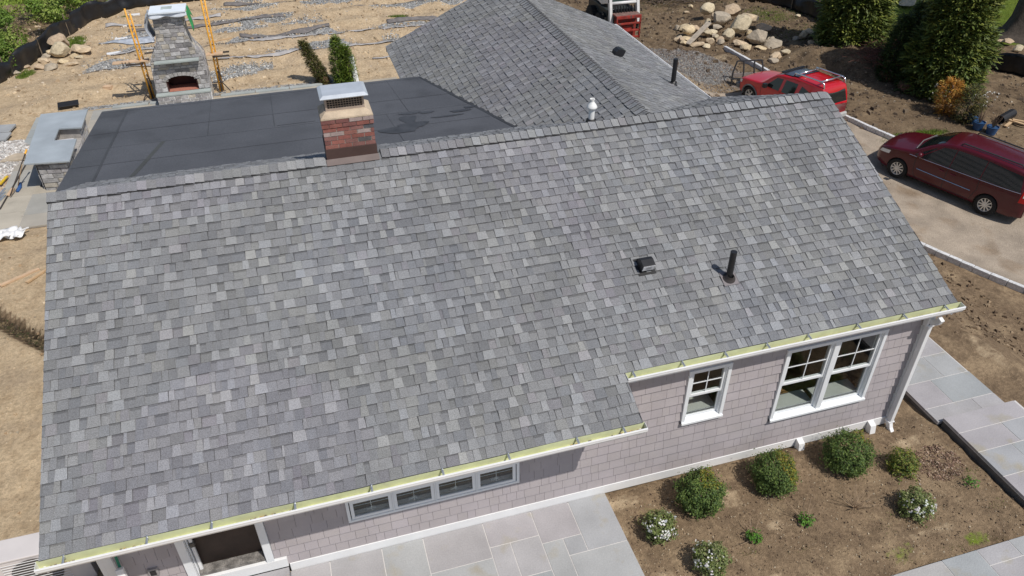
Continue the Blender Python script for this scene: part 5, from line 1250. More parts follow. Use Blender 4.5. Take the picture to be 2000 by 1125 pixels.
    def wheel(s, x, spokes, sides=(1, -1)):
        for sg in sides:
            w0 = sint(x, s.plan)-.02; R_ = s.R
            mb = MB(); mb.lathe([(R_*.62, 0), (R_*.66, .012), (R_*.93, .014), (R_, -.015), (R_, -.185), (R_*.93, -.21), (R_*.6, -.21)], (x, sg*w0, R_), axis=(0, sg, 0), n=36)
            t_ = mb.build('wheel', M_tyre, s.root, smooth=True)
            mb = MB(); mb.lathe([(R_*.55, -.06), (R_*.60, .0), (R_*.645, .006), (R_*.66, -.02)], (x, sg*w0, R_), axis=(0, sg, 0), n=36)
            mb.lathe([(0, .0), (R_*.13, .0), (R_*.15, -.03)], (x, sg*w0, R_), axis=(0, sg, 0), n=16)
            for k in range(spokes):
                a = 2*math.pi*k/spokes; d_ = Vector((math.cos(a), 0, math.sin(a))); c0 = Vector((x, sg*(w0-.02), R_))
                mb.bar(c0+d_*R_*.1, c0+d_*R_*.6, R_*.12, .025, up=(0, sg, 0))
            mb.build('rim', M_rim, t_)
            mb = MB(); mb.lathe([(0, -.07), (R_*.6, -.07)], (x, sg*w0, R_), axis=(0, sg, 0), n=30); mb.build('brake_disc', M_dkp, t_)
    def line(s, name, pts_, m, w_=.010, off=.003, sides=(1, -1)):
        for sg in sides:
            mb = MB(); P = []
            for (x0, z0), (x1, z1) in zip(pts_, pts_[1:]):
                n = max(2, int(math.hypot(x1-x0, z1-z0)/.08))
                for i in range(n): x, z = lerp(x0, x1, i/n), lerp(z0, z1, i/n); P.append(Vector((x, sg*(s.W(x, z)+off), z)))
            x, z = pts_[-1]; P.append(Vector((x, sg*(s.W(x, z)+off), z)))
            mb.tube(P, w_/2, 5); mb.build(name, m, s.root)
def place(wf, wr, base):                       # centre, heading from two wheel contacts
    h = Vector((wf[0]-wr[0], wf[1]-wr[1])); return math.atan2(h.y, h.x)
# local x runs from the REAR forward; ground at z = 0
L_ = 5.14
def fl(P): return [(L_-x, z) for x, z in P][::-1]
van = Car('minivan', (0, 0, 0), 0, 0, 1, 'dark red minivan with roof rails and ten-spoke wheels parked on the drive',
 plan=fl([(0, .60), (.06, .70), (.22, .84), (.6, .955), (1.3, .985), (2.5, 1.0), (4.2, .985), (4.8, .94), (5.06, .86), (5.14, .78)]),
 top=fl([(0, .66), (.10, .80), (.45, .95), (.95, 1.06), (1.25, 1.13), (1.7, 1.42), (2.1, 1.62), (2.45, 1.70), (3.2, 1.735), (4.2, 1.72), (4.75, 1.66), (4.95, 1.50), (5.08, 1.12), (5.14, .95)]),
 zb=lambda x: .24 if .3 < x < 4.85 else .28, belt=fl([(0, .85), (1.2, .98), (2.5, 1.03), (5.14, 1.12)]), tum=.26, wheels=(L_-.96, L_-4.04), R_=.345)
van.body(M_mar)
for x in van.wheels: van.wheel(x, 10)
F_ = lambda x: L_-x
van.side('side_window', [(F_(1.55), 1.02), (F_(2.55), 1.05), (F_(2.55), 1.60), (F_(2.14), 1.53)], M_tint); 
van.side('side_window', [(F_(2.58), 1.05), (F_(3.56), 1.08), (F_(3.55), 1.625), (F_(2.58), 1.60)], M_tint)
van.side('side_window', [(F_(3.59), 1.08), (F_(4.83), 1.12), (F_(4.68), 1.56), (F_(3.58), 1.625)], M_tint)
van.side('quarter_glass', [(F_(1.35), 1.04), (F_(1.52), 1.035), (F_(1.98), 1.44), (F_(1.90), 1.42)], M_tint)
van.topp('windshield', F_(1.30), F_(2.05), .80, .66, M_tint)
van.line('chrome_trim', [(F_(1.2), .985), (F_(2.5), 1.025), (F_(3.6), 1.055), (F_(4.85), 1.095)], M_chr, .018, .006)
van.line('side_moulding', [(F_(1.6), .62), (F_(2.9), .62), (F_(3.45), .62)], M_chr, .028, .006)
for P_ in ([(F_(1.45), .98), (F_(1.50), .5), (F_(1.58), .32)], [(F_(2.56), 1.03), (F_(2.56), .30)], [(F_(3.58), 1.06), (F_(3.62), .75), (F_(3.50), .34)], [(F_(1.58), .31), (F_(3.45), .31)]): van.line('door_seam', P_, M_dkp, .016, .002)
for sg in (1, -1):
    mb = MB(); mb.tube([(F_(1.62), sg*1.0, 1.07), (F_(1.60), sg*1.13, 1.12)], .03, 8); mb.lathe([(0, -.10), (.075, -.08), (.085, 0), (.07, .08), (0, .1)], (F_(1.58), sg*1.12, 1.14), axis=(.2, sg, 0), n=14)
    mb.build('mirror', M_mar, van.root, smooth=True)
    mb = MB(); rw = van.W(F_(3), 1.64)-.15; mb.tube([(F_(2.55), sg*rw, 1.74), (F_(2.62), sg*rw, 1.80), (F_(4.45), sg*(rw-.03), 1.795), (F_(4.55), sg*(rw-.04), 1.735)], .024, 6); mb.build('roof_rail', M_dkp, van.root)
    mb = MB(); 
for nm, m_, c4 in (('headlight', M_wl, [(F_(.12), .66), (F_(.52), .74), (F_(.55), .86), (F_(.2), .79)]), ('tail_light', M_tl, [(F_(4.88), .80), (F_(5.10), .80), (F_(5.04), 1.28), (F_(4.90), 1.28)])): van.side(nm, c4, m_, .008, nx=6, nz=4)
van.side('reversing_lamp', [(F_(4.95), .98), (F_(5.07), .98), (F_(5.06), 1.10), (F_(4.95), 1.10)], M_wl, .014, nx=3, nz=3)
mb = MB(); mb.tube([(F_(1.28), .78, 1.17), (F_(1.16), 0, 1.165), (F_(1.28), -.78, 1.17)], .014, 6); mb.build('wiper_cowl', M_clad, van.root)
van.line('door_handle', [(F_(2.30), .88), (F_(2.48), .885)], M_mar, .03, .02); van.line('door_handle', [(F_(2.68), .89), (F_(2.86), .895)], M_mar, .03, .02)
mb = MB(); mb.box(5.02, 5.13, -.6, .6, .5, .62); mb.build('grille', M_dkp, van.root)
def putcar(c, rear, h, scale, xa, xb, lift=0.0, zs=1.0):
    h = R(h); pa = (rear[0]+xa*scale*math.cos(h), rear[1]+xa*scale*math.sin(h)); pb = (rear[0]+xb*scale*math.cos(h), rear[1]+xb*scale*math.sin(h))
    za, zb = HG(*pa)+.03+lift, HG(*pb)+.03+lift; pit = math.atan2(zb-za, (xb-xa)*scale)
    c.root.rotation_euler = (0, -pit, h); c.root.scale = (scale, scale, scale*zs); c.root.location = (rear[0], rear[1], za-math.tan(pit)*xa*scale)
def setcar(c, wf, wr, xl_f, xl_r, y_l, scale, zf, zr_):
    """put the local left wheel contacts (x, y_l) on the two world points"""
    h = math.atan2(wf[1]-wr[1], wf[0]-wr[0]); pit = math.atan2(zf-zr_, math.hypot(wf[0]-wr[0], wf[1]-wr[1]))
    c.root.rotation_euler = (0, -pit, h); c.root.scale = (scale,)*3
    mid = Vector(((wf[0]+wr[0])/2, (wf[1]+wr[1])/2)); lx = (xl_f+xl_r)/2*scale; ly = y_l*scale
    c.root.location = (mid.x-(lx*math.cos(h)-ly*math.sin(h)), mid.y-(lx*math.sin(h)+ly*math.cos(h)), (zf+zr_)/2-lx*math.sin(pit))
    # origin local is the rear end
zd = lambda x, y: HG(x, y)+.035
wf, wr = (22.14, 5.85), (23.50, 3.28)
putcar(van, (24.40, 2.80), 114.9, .905, 1.10, 4.18, 0, 1.07)
L_ = 4.5
suv = Car('suv', (0, 0, 0), 0, 0, 1, 'bright red boxy suv with dark roof front and silver roof rack', 
 plan=fl([(0, .62), (.06, .72), (.2, .82), (.6, .89), (1.3, .90), (2.5, .905), (3.8, .89), (4.2, .86), (4.42, .80), (4.5, .74)]),
 top=fl([(0, .72), (.08, .88), (.3, .98), (.9, 1.06), (1.25, 1.10), (1.42, 1.16), (1.75, 1.45), (2.0, 1.62), (2.25, 1.69), (2.6, 1.73), (2.9, 1.79), (4.1, 1.80), (4.3, 1.76), (4.40, 1.5), (4.46, 1.15), (4.5, 1.0)]),
 zb=lambda x: .38, belt=fl([(0, .95), (1.3, 1.02), (2.5, 1.04), (4.5, 1.08)]), tum=.19, wheels=(L_-.84, L_-3.49), R_=.375, fr=.07, crown=.04)
suv.body(M_red)
for x in suv.wheels: suv.wheel(x, 6)
F_ = lambda x: 4.5-x
suv.side('side_window', [(F_(1.62), 1.07), (F_(2.35), 1.07), (F_(2.40), 1.56), (F_(2.08), 1.53)], M_tint); suv.side('side_window', [(F_(2.50), 1.08), (F_(3.12), 1.10), (F_(3.16), 1.60), (F_(2.54), 1.58)], M_tint); suv.side('side_window', [(F_(3.30), 1.12), (F_(4.15), 1.14), (F_(4.02), 1.42), (F_(3.36), 1.58)], M_tint)
suv.topp('windshield', F_(1.42), F_(2.02), .70, .60, M_tint)
suv.topp('roof_panel', F_(2.22), F_(3.0), .62, .62, mat('dark_roof_panel', (.045, .05, .07), .25, .1, coat=.5), .03, parent=None)
mb = MB(); mb.box(F_(2.24), F_(2.10), -.64, .64, 1.74, 1.79)
for k in range(9): mb.box(F_(2.22), F_(2.12), -.60+k*.14, -.55+k*.14, 1.79, 1.80, m=0)
mb.build('wind_deflector', M_blackm, suv.root)
for (x, z) in ((F_(4.445), 1.31),):
    mb = MB(); vs = []; n = 12
    for i in range(n+1):
        zz_ = lerp(1.10, 1.58, i/n); xx = F_(interp(zz_, [(1.0, 4.5), (1.15, 4.46), (1.5, 4.40), (1.76, 4.3)]))-.014
        for j in range(n+1): y_ = lerp(-1, 1, j/n)*(suv.W(F_(4.42), zz_)-.10); vs.append((xx, y_, zz_))
    mb.add(vs, [(i*(n+1)+j, i*(n+1)+j+1, (i+1)*(n+1)+j+1, (i+1)*(n+1)+j)[::-1] for i in range(n) for j in range(n)]); mb.build('rear_window', M_tint, suv.root, smooth=True)
mb = MB(); mb.tube([(F_(4.49), .45, 1.08), (F_(4.51), .1, 1.13)], .012, 6); mb.build('rear_wiper', M_chr, suv.root)
mb = MB(); mb.box(-.10, .10, -.80, .80, .42, .62); mb.build('rear_bumper', mat('bumper_silver', (.50, .50, .48), .45), suv.root, bevel=.04)
mb = MB(); mb.box(4.38, 4.60, -.80, .80, .42, .66); mb.build('front_bumper', M_clad, suv.root, bevel=.05)
for sg in (1, -1):
    mb = MB(); rw = .60
    mb.tube([(F_(2.75), sg*rw, 1.80), (F_(2.80), sg*rw, 1.93), (F_(4.12), sg*rw, 1.98), (F_(4.24), sg*rw, 1.93), (F_(4.30), sg*rw, 1.76)], .032, 8); mb.build('rack_rail', M_chr, suv.root, smooth=True)
    mb = MB(); mb.tube([(F_(1.72), sg*.88, 1.12), (F_(1.68), sg*1.0, 1.14)], .03, 8); mb.box(F_(1.80), F_(1.66), min(sg*.96, sg*1.14), max(sg*.96, sg*1.14), 1.05, 1.23); mb.build('mirror', M_blackm, suv.root, bevel=.02)
    # wheel arch cladding
    for wx in suv.wheels:
        mb = MB(); P = []
        for k in range(17):
            a = math.pi*(k/16)*1.1-.15; x_ = wx+math.cos(a)*.45; z_ = .375+math.sin(a)*.45; z_ = max(z_, .36); P.append(Vector((x_, sg*(suv.W(x_, z_)+.005), z_)))
        mb.tube(P, .035, 6); mb.build('arch_cladding', M_clad, suv.root, smooth=True)
for x in (2.98, 4.05):
    mb = MB(); mb.tube([(F_(x), -.60, 1.955), (F_(x), .60, 1.955)], .036, 8); mb.build('rack_bar', M_chr, suv.root, smooth=True)
suv.side('tail_light', [(F_(4.36), .75), (F_(4.47), .75), (F_(4.44), 1.05), (F_(4.36), 1.05)], M_tl, .008, nx=4, nz=4); suv.side('headlight', [(F_(.06), .74), (F_(.28), .78), (F_(.30), .92), (F_(.10), .86)], M_wl, .008, nx=4, nz=4)
for P_ in ([(F_(1.42), 1.02), (F_(1.45), .45)], [(F_(2.45), 1.05), (F_(2.45), .42)], [(F_(3.22), 1.06), (F_(3.18), .80)]): suv.line('door_seam', P_, M_dkp, .014, .002)
wf = (20.62, 12.5); rb = Vector((22.86, 9.81)); hd = (Vector(wf)-rb).normalized(); wr = Vector(wf)-hd*2.65
putcar(suv, (21.80, 9.15), 104.0, .87, 1.01, 3.66, .03)
# pallet fork frame standing in front of the suv
pf = thing('fork_frame', (20.9, 13.55, -1), 'black steel loader fork frame standing by the gravel heap', 'fork frame'); zf = HG(20.9, 13.6)-.02
def fp_(u, z): return Vector((20.42+u*1.0, 13.60-.18*u, zf+z))
mb = MB()
for u in (0, .42, .84, 1.2):
    mb.bar(fp_(u, .02), fp_(u, .72), .045, .045, up=(0, 1, 0)); mb.bar(fp_(u, .72), fp_(u+(.16 if u < .1 else -.06 if u > 1 else 0), 1.12)+Vector((0, .1, 0)), .045, .045, up=(0, 1, 0))
mb.bar(fp_(.16, 1.12)+Vector((0, .1, 0)), fp_(1.14, 1.12)+Vector((0, .1, 0)), .045, .045); mb.bar(fp_(0, .44), fp_(1.2, .44), .04, .05)
for u in (.22, .3, .62): mb.bar(fp_(u, .08), fp_(u, .44), .03, .03, up=(0, 1, 0))
mb.build('frame', M_dkp, pf)
M_rust = mat('worn_steel', (.36, .31, .28), .55, .2, 9, metal=.3)
mb = MB(); mb.bar(fp_(.02, .60), fp_(1.18, .60), .03, .14); mb.build('upper_plate', M_rust, pf); mb = MB(); mb.bar(fp_(0, .08), fp_(1.2, .08), .05, .13); mb.build('lower_plate', M_rust, pf)
mb = MB(); mb.bar(fp_(0, .02)-Vector((0, .08, 0)), fp_(1.2, .02)-Vector((0, .08, 0)), .04, .03); mb.build('fork_rail', M_rust, pf)
# skid steer loader beyond the wing
sx, sy = 17.75, 18.6; sz = HG(sx, sy)
sk = thing('skid_steer', (sx, sy, sz), 'white skid steer loader with red front attachment half hidden by the wing roof', 'loader')
M_swh = mat('loader_white', (.70, .70, .68), .4, .1, 5); M_sred = mat('loader_red', (.30, .035, .025), .6, .35, 7, stain=.52, stainc=(.12, .06, .05), stains=6); M_sdk = mat('loader_dark', (.03, .035, .035), .5)
def SB(name, bx, m, parent=sk, bev=.01):
    mb = MB()
    for b_ in bx: mb.box(sx+b_[0], sx+b_[1], sy+b_[2], sy+b_[3], sz+b_[4], sz+b_[5])
    return mb.build(name, m, parent, bevel=bev)
SB('chassis', [(-.62, .62, .1, 2.3, .35, 1.05)], M_sdk, bev=.03)
SB('engine_cover', [(-.55, .55, 1.5, 2.5, 1.05, 1.45)], M_swh, bev=.06)
for sg in (-1, 1):
    for wy in (.45, 1.5):
        mb = MB(); mb.lathe([(0, .14), (.18, .14), (.22, .10), (.38, .13), (.42, .10), (.42, -.12), (.36, -.14), (0, -.14)], (sx+sg*.75, sy+wy, sz+.42), axis=(1, 0, 0), n=24)
        for k in range(22):
            a = k*2*math.pi/22; mb.bar((sx+sg*.75-.13, sy+wy+math.cos(a)*.43, sz+.42+math.sin(a)*.43), (sx+sg*.75+.13, sy+wy+math.cos(a+.1)*.43, sz+.42+math.sin(a+.1)*.43), .05, .03)
        mb.build('wheel', M_tyre, sk)
cab = SB('cab', [(-.46, .46, .5, 1.6, 1.92, 2.0)], mat('cab_roof', (.12, .13, .12), .6), bev=.03)
mb = MB()
for x_ in (-.45, .45):
    mb.bar((sx+x_, sy+.5, sz+.95), (sx+x_, sy+.55, sz+1.95), .07, .07, up=(0, 1, 0)); mb.bar((sx+x_, sy+1.6, sz+.95), (sx+x_, sy+1.55, sz+1.95), .07, .07, up=(0, 1, 0))
    for k in range(8): mb.bar((sx+x_, sy+.62+k*.12, sz+1.1), (sx+x_, sy+.62+k*.12, sz+1.9), .02, .02, up=(0, 1, 0))
mb.build('cab_cage', M_blackm, sk)
mb = MB(); mb.box(sx-.41, sx+.41, sy+.53, sy+.54, sz+1.2, sz+1.9); mb.build('cab_glass', mat('cab_glass', (.05, .09, .08), .05, .2, 3, spec=.7), sk)
SB('seat', [(-.25, .25, .9, 1.3, 1.0, 1.5)], M_seat, bev=.04)
for sg in (-1, 1):
    mb = MB(); x_ = sx+sg*.62
    mb.bar((x_, sy+2.3, sz+1.45), (x_, sy+.6, sz+1.25), .12, .20, up=(0, 0, 1)); mb.bar((x_, sy+.6, sz+1.28), (x_, sy-.15, sz+1.50), .13, .20); mb.bar((x_, sy-.10, sz+1.56), (x_, sy-.35, sz+.55), .13, .17, up=(0, 1, 0))
    mb.build('lift_arm', M_swh, sk, bevel=.02)
mb = MB(); mb.tube([(sx-.62, sy-.14, sz+1.38), (sx+.62, sy-.14, sz+1.38)], .065, 14); mb.build('cross_tube', M_swh, sk, smooth=True)
at_g = MB()
mb = MB(); mb.box(sx-.55, sx+.55, sy-.74, sy-.28, sz+1.021, sz+1.03); mb.build('worn_top', mat('worn_top', (.20, .12, .10), .7, .3, 6), sk)
at_g.box(sx-.56, sx+.56, sy-.75, sy-.28, sz+.98, sz+1.02); at_g.box(sx-.56, sx+.56, sy-.80, sy-.75, sz+.90, sz+1.02)
for z_ in (.66, .36, .08): at_g.box(sx-.56, sx+.56, sy-.80, sy-.72, sz+z_, sz+z_+.07)
for x_ in (-.56, .50): at_g.box(sx+x_, sx+x_+.06, sy-.80, sy-.72, sz+.05, sz+.9)
at_g.box(sx-.5, sx+.5, sy-.45, sy-.42, sz+.05, sz+.95); at_g.box(sx-.2, sx+.2, sy-.7, sy-.5, sz+.2, sz+.5)
at_g.build('attachment', M_sred, sk, bevel=.008)
mb = MB()
for k in range(8): x_ = sx-.44+k*.125; mb.bar((x_, sy-.25, sz+1.30), (x_+.03, sy-.34, sz+1.02), .025, .05)
mb.build('tines', M_blackm, sk)
# ================================================================ PLANTS
M_leaf = mat('leaf', (1, 1, 1), .55, .12, 3, attr=True, spec=.35, trans=.18)
M_bark = mat('bark', (.085, .068, .055), .9, .25, 7, .15, 50, .7, 20)
M_twig = mat('twig', (.20, .14, .10), .9, .2, 10)
M_petal = mat('petal', (1, 1, 1), .6, .03, attr=True, trans=.2)
def leaf(mb, p, n_, s_, c, rr, asp=.55):
    n_ = Vector(n_).normalized(); a = n_.orthogonal().normalized(); b = n_.cross(a); t_ = rr.uniform(0, 6.283)
    u = a*math.cos(t_)+b*math.sin(t_); v = n_.cross(u); L_ = u*s_; W_ = v*s_*asp; q = n_*s_*.18
    mb.add([p-L_, p-W_*.9+q, p+L_, p+W_*.9+q], [(0, 1, 2, 3)], c)
def rv(rr): return Vector((rr.gauss(0, 1), rr.gauss(0, 1), rr.gauss(0, 1))).normalized()
def pick(rr, cols, k=.22):
    c = rr.choice(cols); j = rr.uniform(1-k, 1+k); return tuple(q*j for q in c)
def shrub(name, loc, rx, rz, n, ls, cols, label, cat, seed, group=None, gold=None, flowers=0, fcol=(.85, .85, .82), lump=.19, core=True, zc=.9, fbias=None, jag=.22, corec=None):
    rr = random.Random(seed); P0 = Vector(loc); t = thing(name, loc, label, cat, group); C0 = P0+Vector((0, 0, rz*zc)); mb = MB()
    for _ in range(n):
        d_ = rv(rr); k = 1+lump*noise.noise(d_*2.3+Vector((seed, 0, 0)))*2+.10*noise.noise(d_*6+Vector((0, seed, 0)))
        r_ = k*(1-.30*rr.random()**1.6)*(1+(jag*rr.random() if rr.random() < .15 else 0)); p = C0+Vector((d_.x*rx*r_, d_.y*rx*r_, d_.z*rz*r_))
        if p.z < P0.z+.01: continue
        cl = cols
        if gold and d_.dot(gold[0]) > gold[1] and rr.random() < .6: cl = gold[2]
        leaf(mb, p, (d_*1.1+rv(rr)*.9+Vector((0, 0, .5))), ls*rr.uniform(.7, 1.25), pick(rr, cl), rr)
    mb.build('foliage', M_leaf, t)
    if core:
        mb = MB(); 
        for k in range(9):
            a = rr.uniform(0, 6.283); q = C0+Vector((math.cos(a)*rx*.6, math.sin(a)*rx*.6, rr.uniform(-.1, .6)*rz)); mb.tube([P0+Vector((0, 0, -.03)), P0.lerp(q, .5)+Vector((0, 0, .06)), q], [.014, .01, .005], 5)
        mb.build('stem', M_twig, t)
    if flowers:
        fb_ = MB()
        for _ in range(flowers):
            d_ = rv(rr); d_.z = abs(d_.z)*.8+.05
            if fbias is not None: d_ = (d_+fbias*rr.uniform(.2, 1.3)).normalized()
            k = 1+lump*noise.noise(d_*2.3+Vector((seed, 0, 0)))*2; p = C0+Vector((d_.x*rx, d_.y*rx, d_.z*rz))*k*1.02
            for _ in range(rr.choice([1, 2, 4])):
                q = p+rv(rr)*.028
                for j in range(4): leaf(fb_, q+rv(rr)*.006, d_+rv(rr)*.5, .017, tuple(v*rr.uniform(.9, 1.05) for v in fcol), rr, .8)
        fb_.build('blossom', M_petal, t)
    return t
BOX = [(.085, .14, .032), (.12, .18, .04), (.055, .10, .026), (.16, .22, .05), (.09, .14, .035)]
GOLD = [(.22, .22, .03), (.30, .24, .03), (.15, .19, .03)]
def bed(px, py): p = gp(px, py); p.z = HG(p.x, p.y); return p
g1 = 'clipped boxwood balls along the wall'
shrub('boxwood', (9.23, -4.84, -.02), .375, .40, 8500, .021, BOX, 'leftmost round boxwood, with gold tips near its top', 'shrub', 1, g1, gold=(Vector((.3, -.1, .9)).normalized(), .86, GOLD))
shrub('boxwood', (10.66, -4.80, -.02), .37, .36, 8000, .020, BOX, 'middle round boxwood, yellowish down its right side', 'shrub', 2, g1, gold=(Vector((.8, -.1, .5)).normalized(), .5, GOLD))
shrub('boxwood', (12.13, -4.80, -.04), .41, .40, 9000, .020, BOX, 'rightmost round boxwood, darkest and nearest the downspout', 'shrub', 3, g1, gold=(Vector((.7, .2, .7)).normalized(), .9, GOLD))
AZ = [(.17, .22, .06), (.24, .29, .09), (.10, .14, .04), (.34, .36, .17), (.14, .17, .06)]
g2 = 'white azaleas in the planting bed'
shrub('azalea', (8.36, -5.15, -.03), .255, .24, 3000, .022, AZ, 'white azalea beside the patio with a grey plant tag', 'azalea', 4, g2, flowers=44, lump=.2, fbias=Vector((-.3, -.9, -.1)))
shrub('azalea', (8.86, -5.93, -.03), .27, .25, 3000, .022, AZ, 'white azalea lowest in the picture with blooms on its left side', 'azalea', 5, g2, flowers=34, lump=.2, fbias=Vector((-.8, .2, .1)))
shrub('azalea', (12.64, -5.97, -.05), .27, .25, 3000, .022, AZ, 'white azalea at the right of the bed below the yellow-green shrub', 'azalea', 6, g2, flowers=32, lump=.24, fbias=Vector((-.1, -.9, 0)))
shrub('leafy_shrub', (13.02, -5.16, -.08), .25, .26, 2600, .022, [(.12, .17, .03), (.20, .22, .04), (.07, .12, .02), (.26, .26, .05)], 'loose yellow-green shrub between the right boxwood and the step', 'shrub', 7, lump=.25)
mb = MB(); mb.box(8.37, 8.42, -5.24, -5.235, .37, .44); mb.tube([(8.395, -5.23, .15), (8.395, -5.23, .38)], .003, 4); tag(mb.build('plant_tag', mat('tag_white', (.6, .62, .66), .5)), 'small white tag standing in the azalea beside the patio', 'plant tag')
def sprout(px, py, label, seed, nl, ns, sl=.45, cat='perennial'):
    rr = random.Random(seed); P = bed(px, py); t = thing('sprouting_plant', P, label, cat)
    if nl:
        mb = MB()
        for _ in range(nl):
            a = rr.uniform(0, 6.283); r_ = .13*rr.random()**.6; p = P+Vector((r_*math.cos(a), r_*math.sin(a), .02+.10*rr.random())); leaf(mb, p, Vector((math.cos(a)*.5, math.sin(a)*.5, 1))+rv(rr)*.4, .03*rr.uniform(.6, 1.2), pick(rr, [(.08, .20, .02), (.12, .27, .03), (.05, .13, .02)]), rr, .5)
        mb.build('leaves', M_leaf, t)
    mb = MB()
    for _ in range(ns):
        a = rr.uniform(0, 6.283); e_ = rr.uniform(.25, .9); L_ = sl*rr.uniform(.5, 1.1); d_ = Vector((math.cos(a)*e_, math.sin(a)*e_, 1-e_*.75)).normalized(); q = P+d_*L_*.5; mb.tube([P, q, q+d_*L_*.5+rv(rr)*.04], [.005, .004, .002], 4)
    mb.build('stems', mat('dry_stem', (.36, .26, .17), .8) if 'dry_stem' not in bpy.data.materials else bpy.data.materials['dry_stem'], t)
sprout(1472, 1052, 'bright green sprouting plant with bare stalks, left of two', 11, 190, 9); sprout(1572, 1022, 'green sprouting plant with long bare stalks, nearer the bed centre', 12, 150, 14, .5); sprout(1892, 950, 'tiny green sprout with one trailing stem near the right path', 13, 60, 4)
sprout(1668, 993, 'leafless twiggy plant with radiating bare stems', 14, 0, 34, .42, 'bare plant'); sprout(1752, 932, 'small dry tuft between the boxwood and the loose shrub', 15, 0, 4, .2, 'tuft')
# conifers: sprays of small faces around a tapering crown
def conifer(name, loc, h, r, n, ls, cols, label, seed, lean=(0, 0), prof=None, cat='evergreen', trunk=.06, group=None, droop=.25, zmin=0.0, spray=6, ballz=0):
    rr = random.Random(seed); P0 = Vector(loc); t = thing(name, loc, label, cat, group); mb = MB()
    prof = prof or [(0, .55), (.12, .95), (.35, 1), (.65, .72), (.9, .28), (1, .03)]
    ln = Vector((lean[0], lean[1], 0))
    for _ in range(n//spray):
        z = h*(zmin+(1-zmin)*rr.random()**1.15); a = rr.uniform(0, 6.283); f = interp(z/h, prof)
        lu = 1+.19*noise.noise(Vector((math.cos(a)*1.6, math.sin(a)*1.6, z*1.5/r+seed)))*2
        R_ = r*f*lu*(1-.5*rr.random()**2.2); o = Vector((math.cos(a), math.sin(a), 0)); base = P0+ln*(z/h)+o*R_+Vector((0, 0, z))
        d_ = (o*rr.uniform(.5, 1)+Vector((0, 0, rr.uniform(-.2, .9)))+rv(rr)*.35).normalized(); cl = pick(rr, cols, .3); sd = d_.cross(Vector((0, 0, 1))).normalized()
        nn = (sd.cross(d_)+rv(rr)*.6).normalized()
        for k in range(spray):
            p = base+d_*ls*.8*k-Vector((0, 0, droop*ls*.25*k*k/spray))+sd*ls*rr.uniform(-.9, .9)*(1-k/spray*.5); j = rr.uniform(.85, 1.2)
            dd = (d_+sd*rr.uniform(-.8, .8)).normalized(); w_ = nn.cross(dd)*ls*.52; e_ = dd*ls*rr.uniform(.8, 1.4)
            mb.add([p-w_*.6, p+w_*.6, p+e_+w_*.25-Vector((0, 0, ls*.2)), p+e_-w_*.25-Vector((0, 0, ls*.2))], [(0, 1, 2, 3)], tuple(v*j for v in cl))
    mb.build('crown', M_leaf, t)
    mb = MB(); mb.tube([P0-Vector((0, 0, .1)), P0+ln*.5+Vector((0, 0, h*.5)), P0+ln*.93+Vector((0, 0, h*.93))], [trunk, trunk*.6, trunk*.15], 8)
    for k in range(26):
        z = h*rr.uniform(.08, .85); a = rr.uniform(0, 6.283); f = interp(z/h, prof); b_ = P0+ln*(z/h)+Vector((0, 0, z)); mb.tube([b_, b_+Vector((math.cos(a)*r*f*.7, math.sin(a)*r*f*.7, r*f*.35))], [trunk*.3, trunk*.08], 5)
    mb.build('trunk', M_bark, t)
    if ballz:
        mb = MB(); mb.lathe([(0, -.02), (ballz*.8, .0), (ballz, ballz*.45), (ballz*.85, ballz*.9), (.05, ballz*1.05)], P0, n=18); mb.build('root_ball', mat('root_ball_burlap', (.16, .09, .06), .95, .3, 9, bump=.6), t, smooth=True)
    return t
CON = [(.12, .165, .035), (.16, .20, .04), (.08, .115, .028), (.22, .24, .05), (.11, .14, .04)]
CONB = [(.15, .23, .03), (.11, .18, .03), (.20, .26, .04), (.08, .13, .02)]
CY = [(0, .75), (.15, .95), (.4, 1), (.7, .75), (.9, .4), (1, .05)]
conifer('young_cypress', (4.95, 16.4, 0), 1.5, .18, 14000, .034, [(.09, .11, .03), (.12, .13, .03), (.06, .06, .02), (.17, .13, .05)], 'thin leaning young cypress left of the pair behind the porch roof', 21, lean=(-.55, .15), prof=CY, ballz=.22)
conifer('young_cypress', (5.58, 16.20, 0), 1.66, .24, 15000, .034, CONB, 'bushy upright young cypress right of the leaning one', 22, lean=(-.02, 0), prof=CY)
conifer('young_cypress', (5.88, 16.12, 0), 1.3, .20, 9000, .040, CONB, 'shorter young cypress touching the white board', 23, lean=(-.05, 0), prof=CY)
BIGP = [(0, .72), (.05, .95), (.18, 1.05), (.38, .90), (.6, .66), (.8, .38), (.95, .12), (1, .02)]
conifer('tall_evergreen', (27.5, 16.0, HG(27.5, 16.0)), 6.2, 1.12, 66000, .105, CON, 'broad tall evergreen next to the grey boulders', 31, prof=BIGP, trunk=.16)
conifer('tall_evergreen', (27.95, 10.9, HG(27.95, 10.9)), 6.6, 1.02, 84000, .105, CON, 'broad tall evergreen rising behind the orange shrub', 32, prof=BIGP, trunk=.17)
NG = [(.055, .09, .03), (.08, .115, .03), (.045, .07, .025), (.10, .14, .035)]
NP = [(0, .6), (.2, .9), (.5, 1), (.8, .62), (1, .05)]
conifer('narrow_evergreen', (26.95, 12.6, HG(26.95, 12.6)), 2.5, .34, 13000, .06, NG, 'slim upright evergreen between the two tall ones, leftmost', 33, prof=NP, lean=(.1, 0), ballz=.35)
conifer('narrow_evergreen', (27.75, 12.7, HG(27.75, 12.7)), 2.7, .36, 13000, .06, NG+[(.10, .10, .02)], 'slim evergreen in the middle of the dark group', 34, prof=NP, lean=(.1, .1), ballz=.35)
conifer('narrow_evergreen', (26.95, 11.4, HG(26.95, 11.4)), 2.8, .42, 16000, .06, NG, 'slim evergreen leaning right, nearest the maroon van', 35, prof=NP, lean=(1.0, .5), ballz=.4)
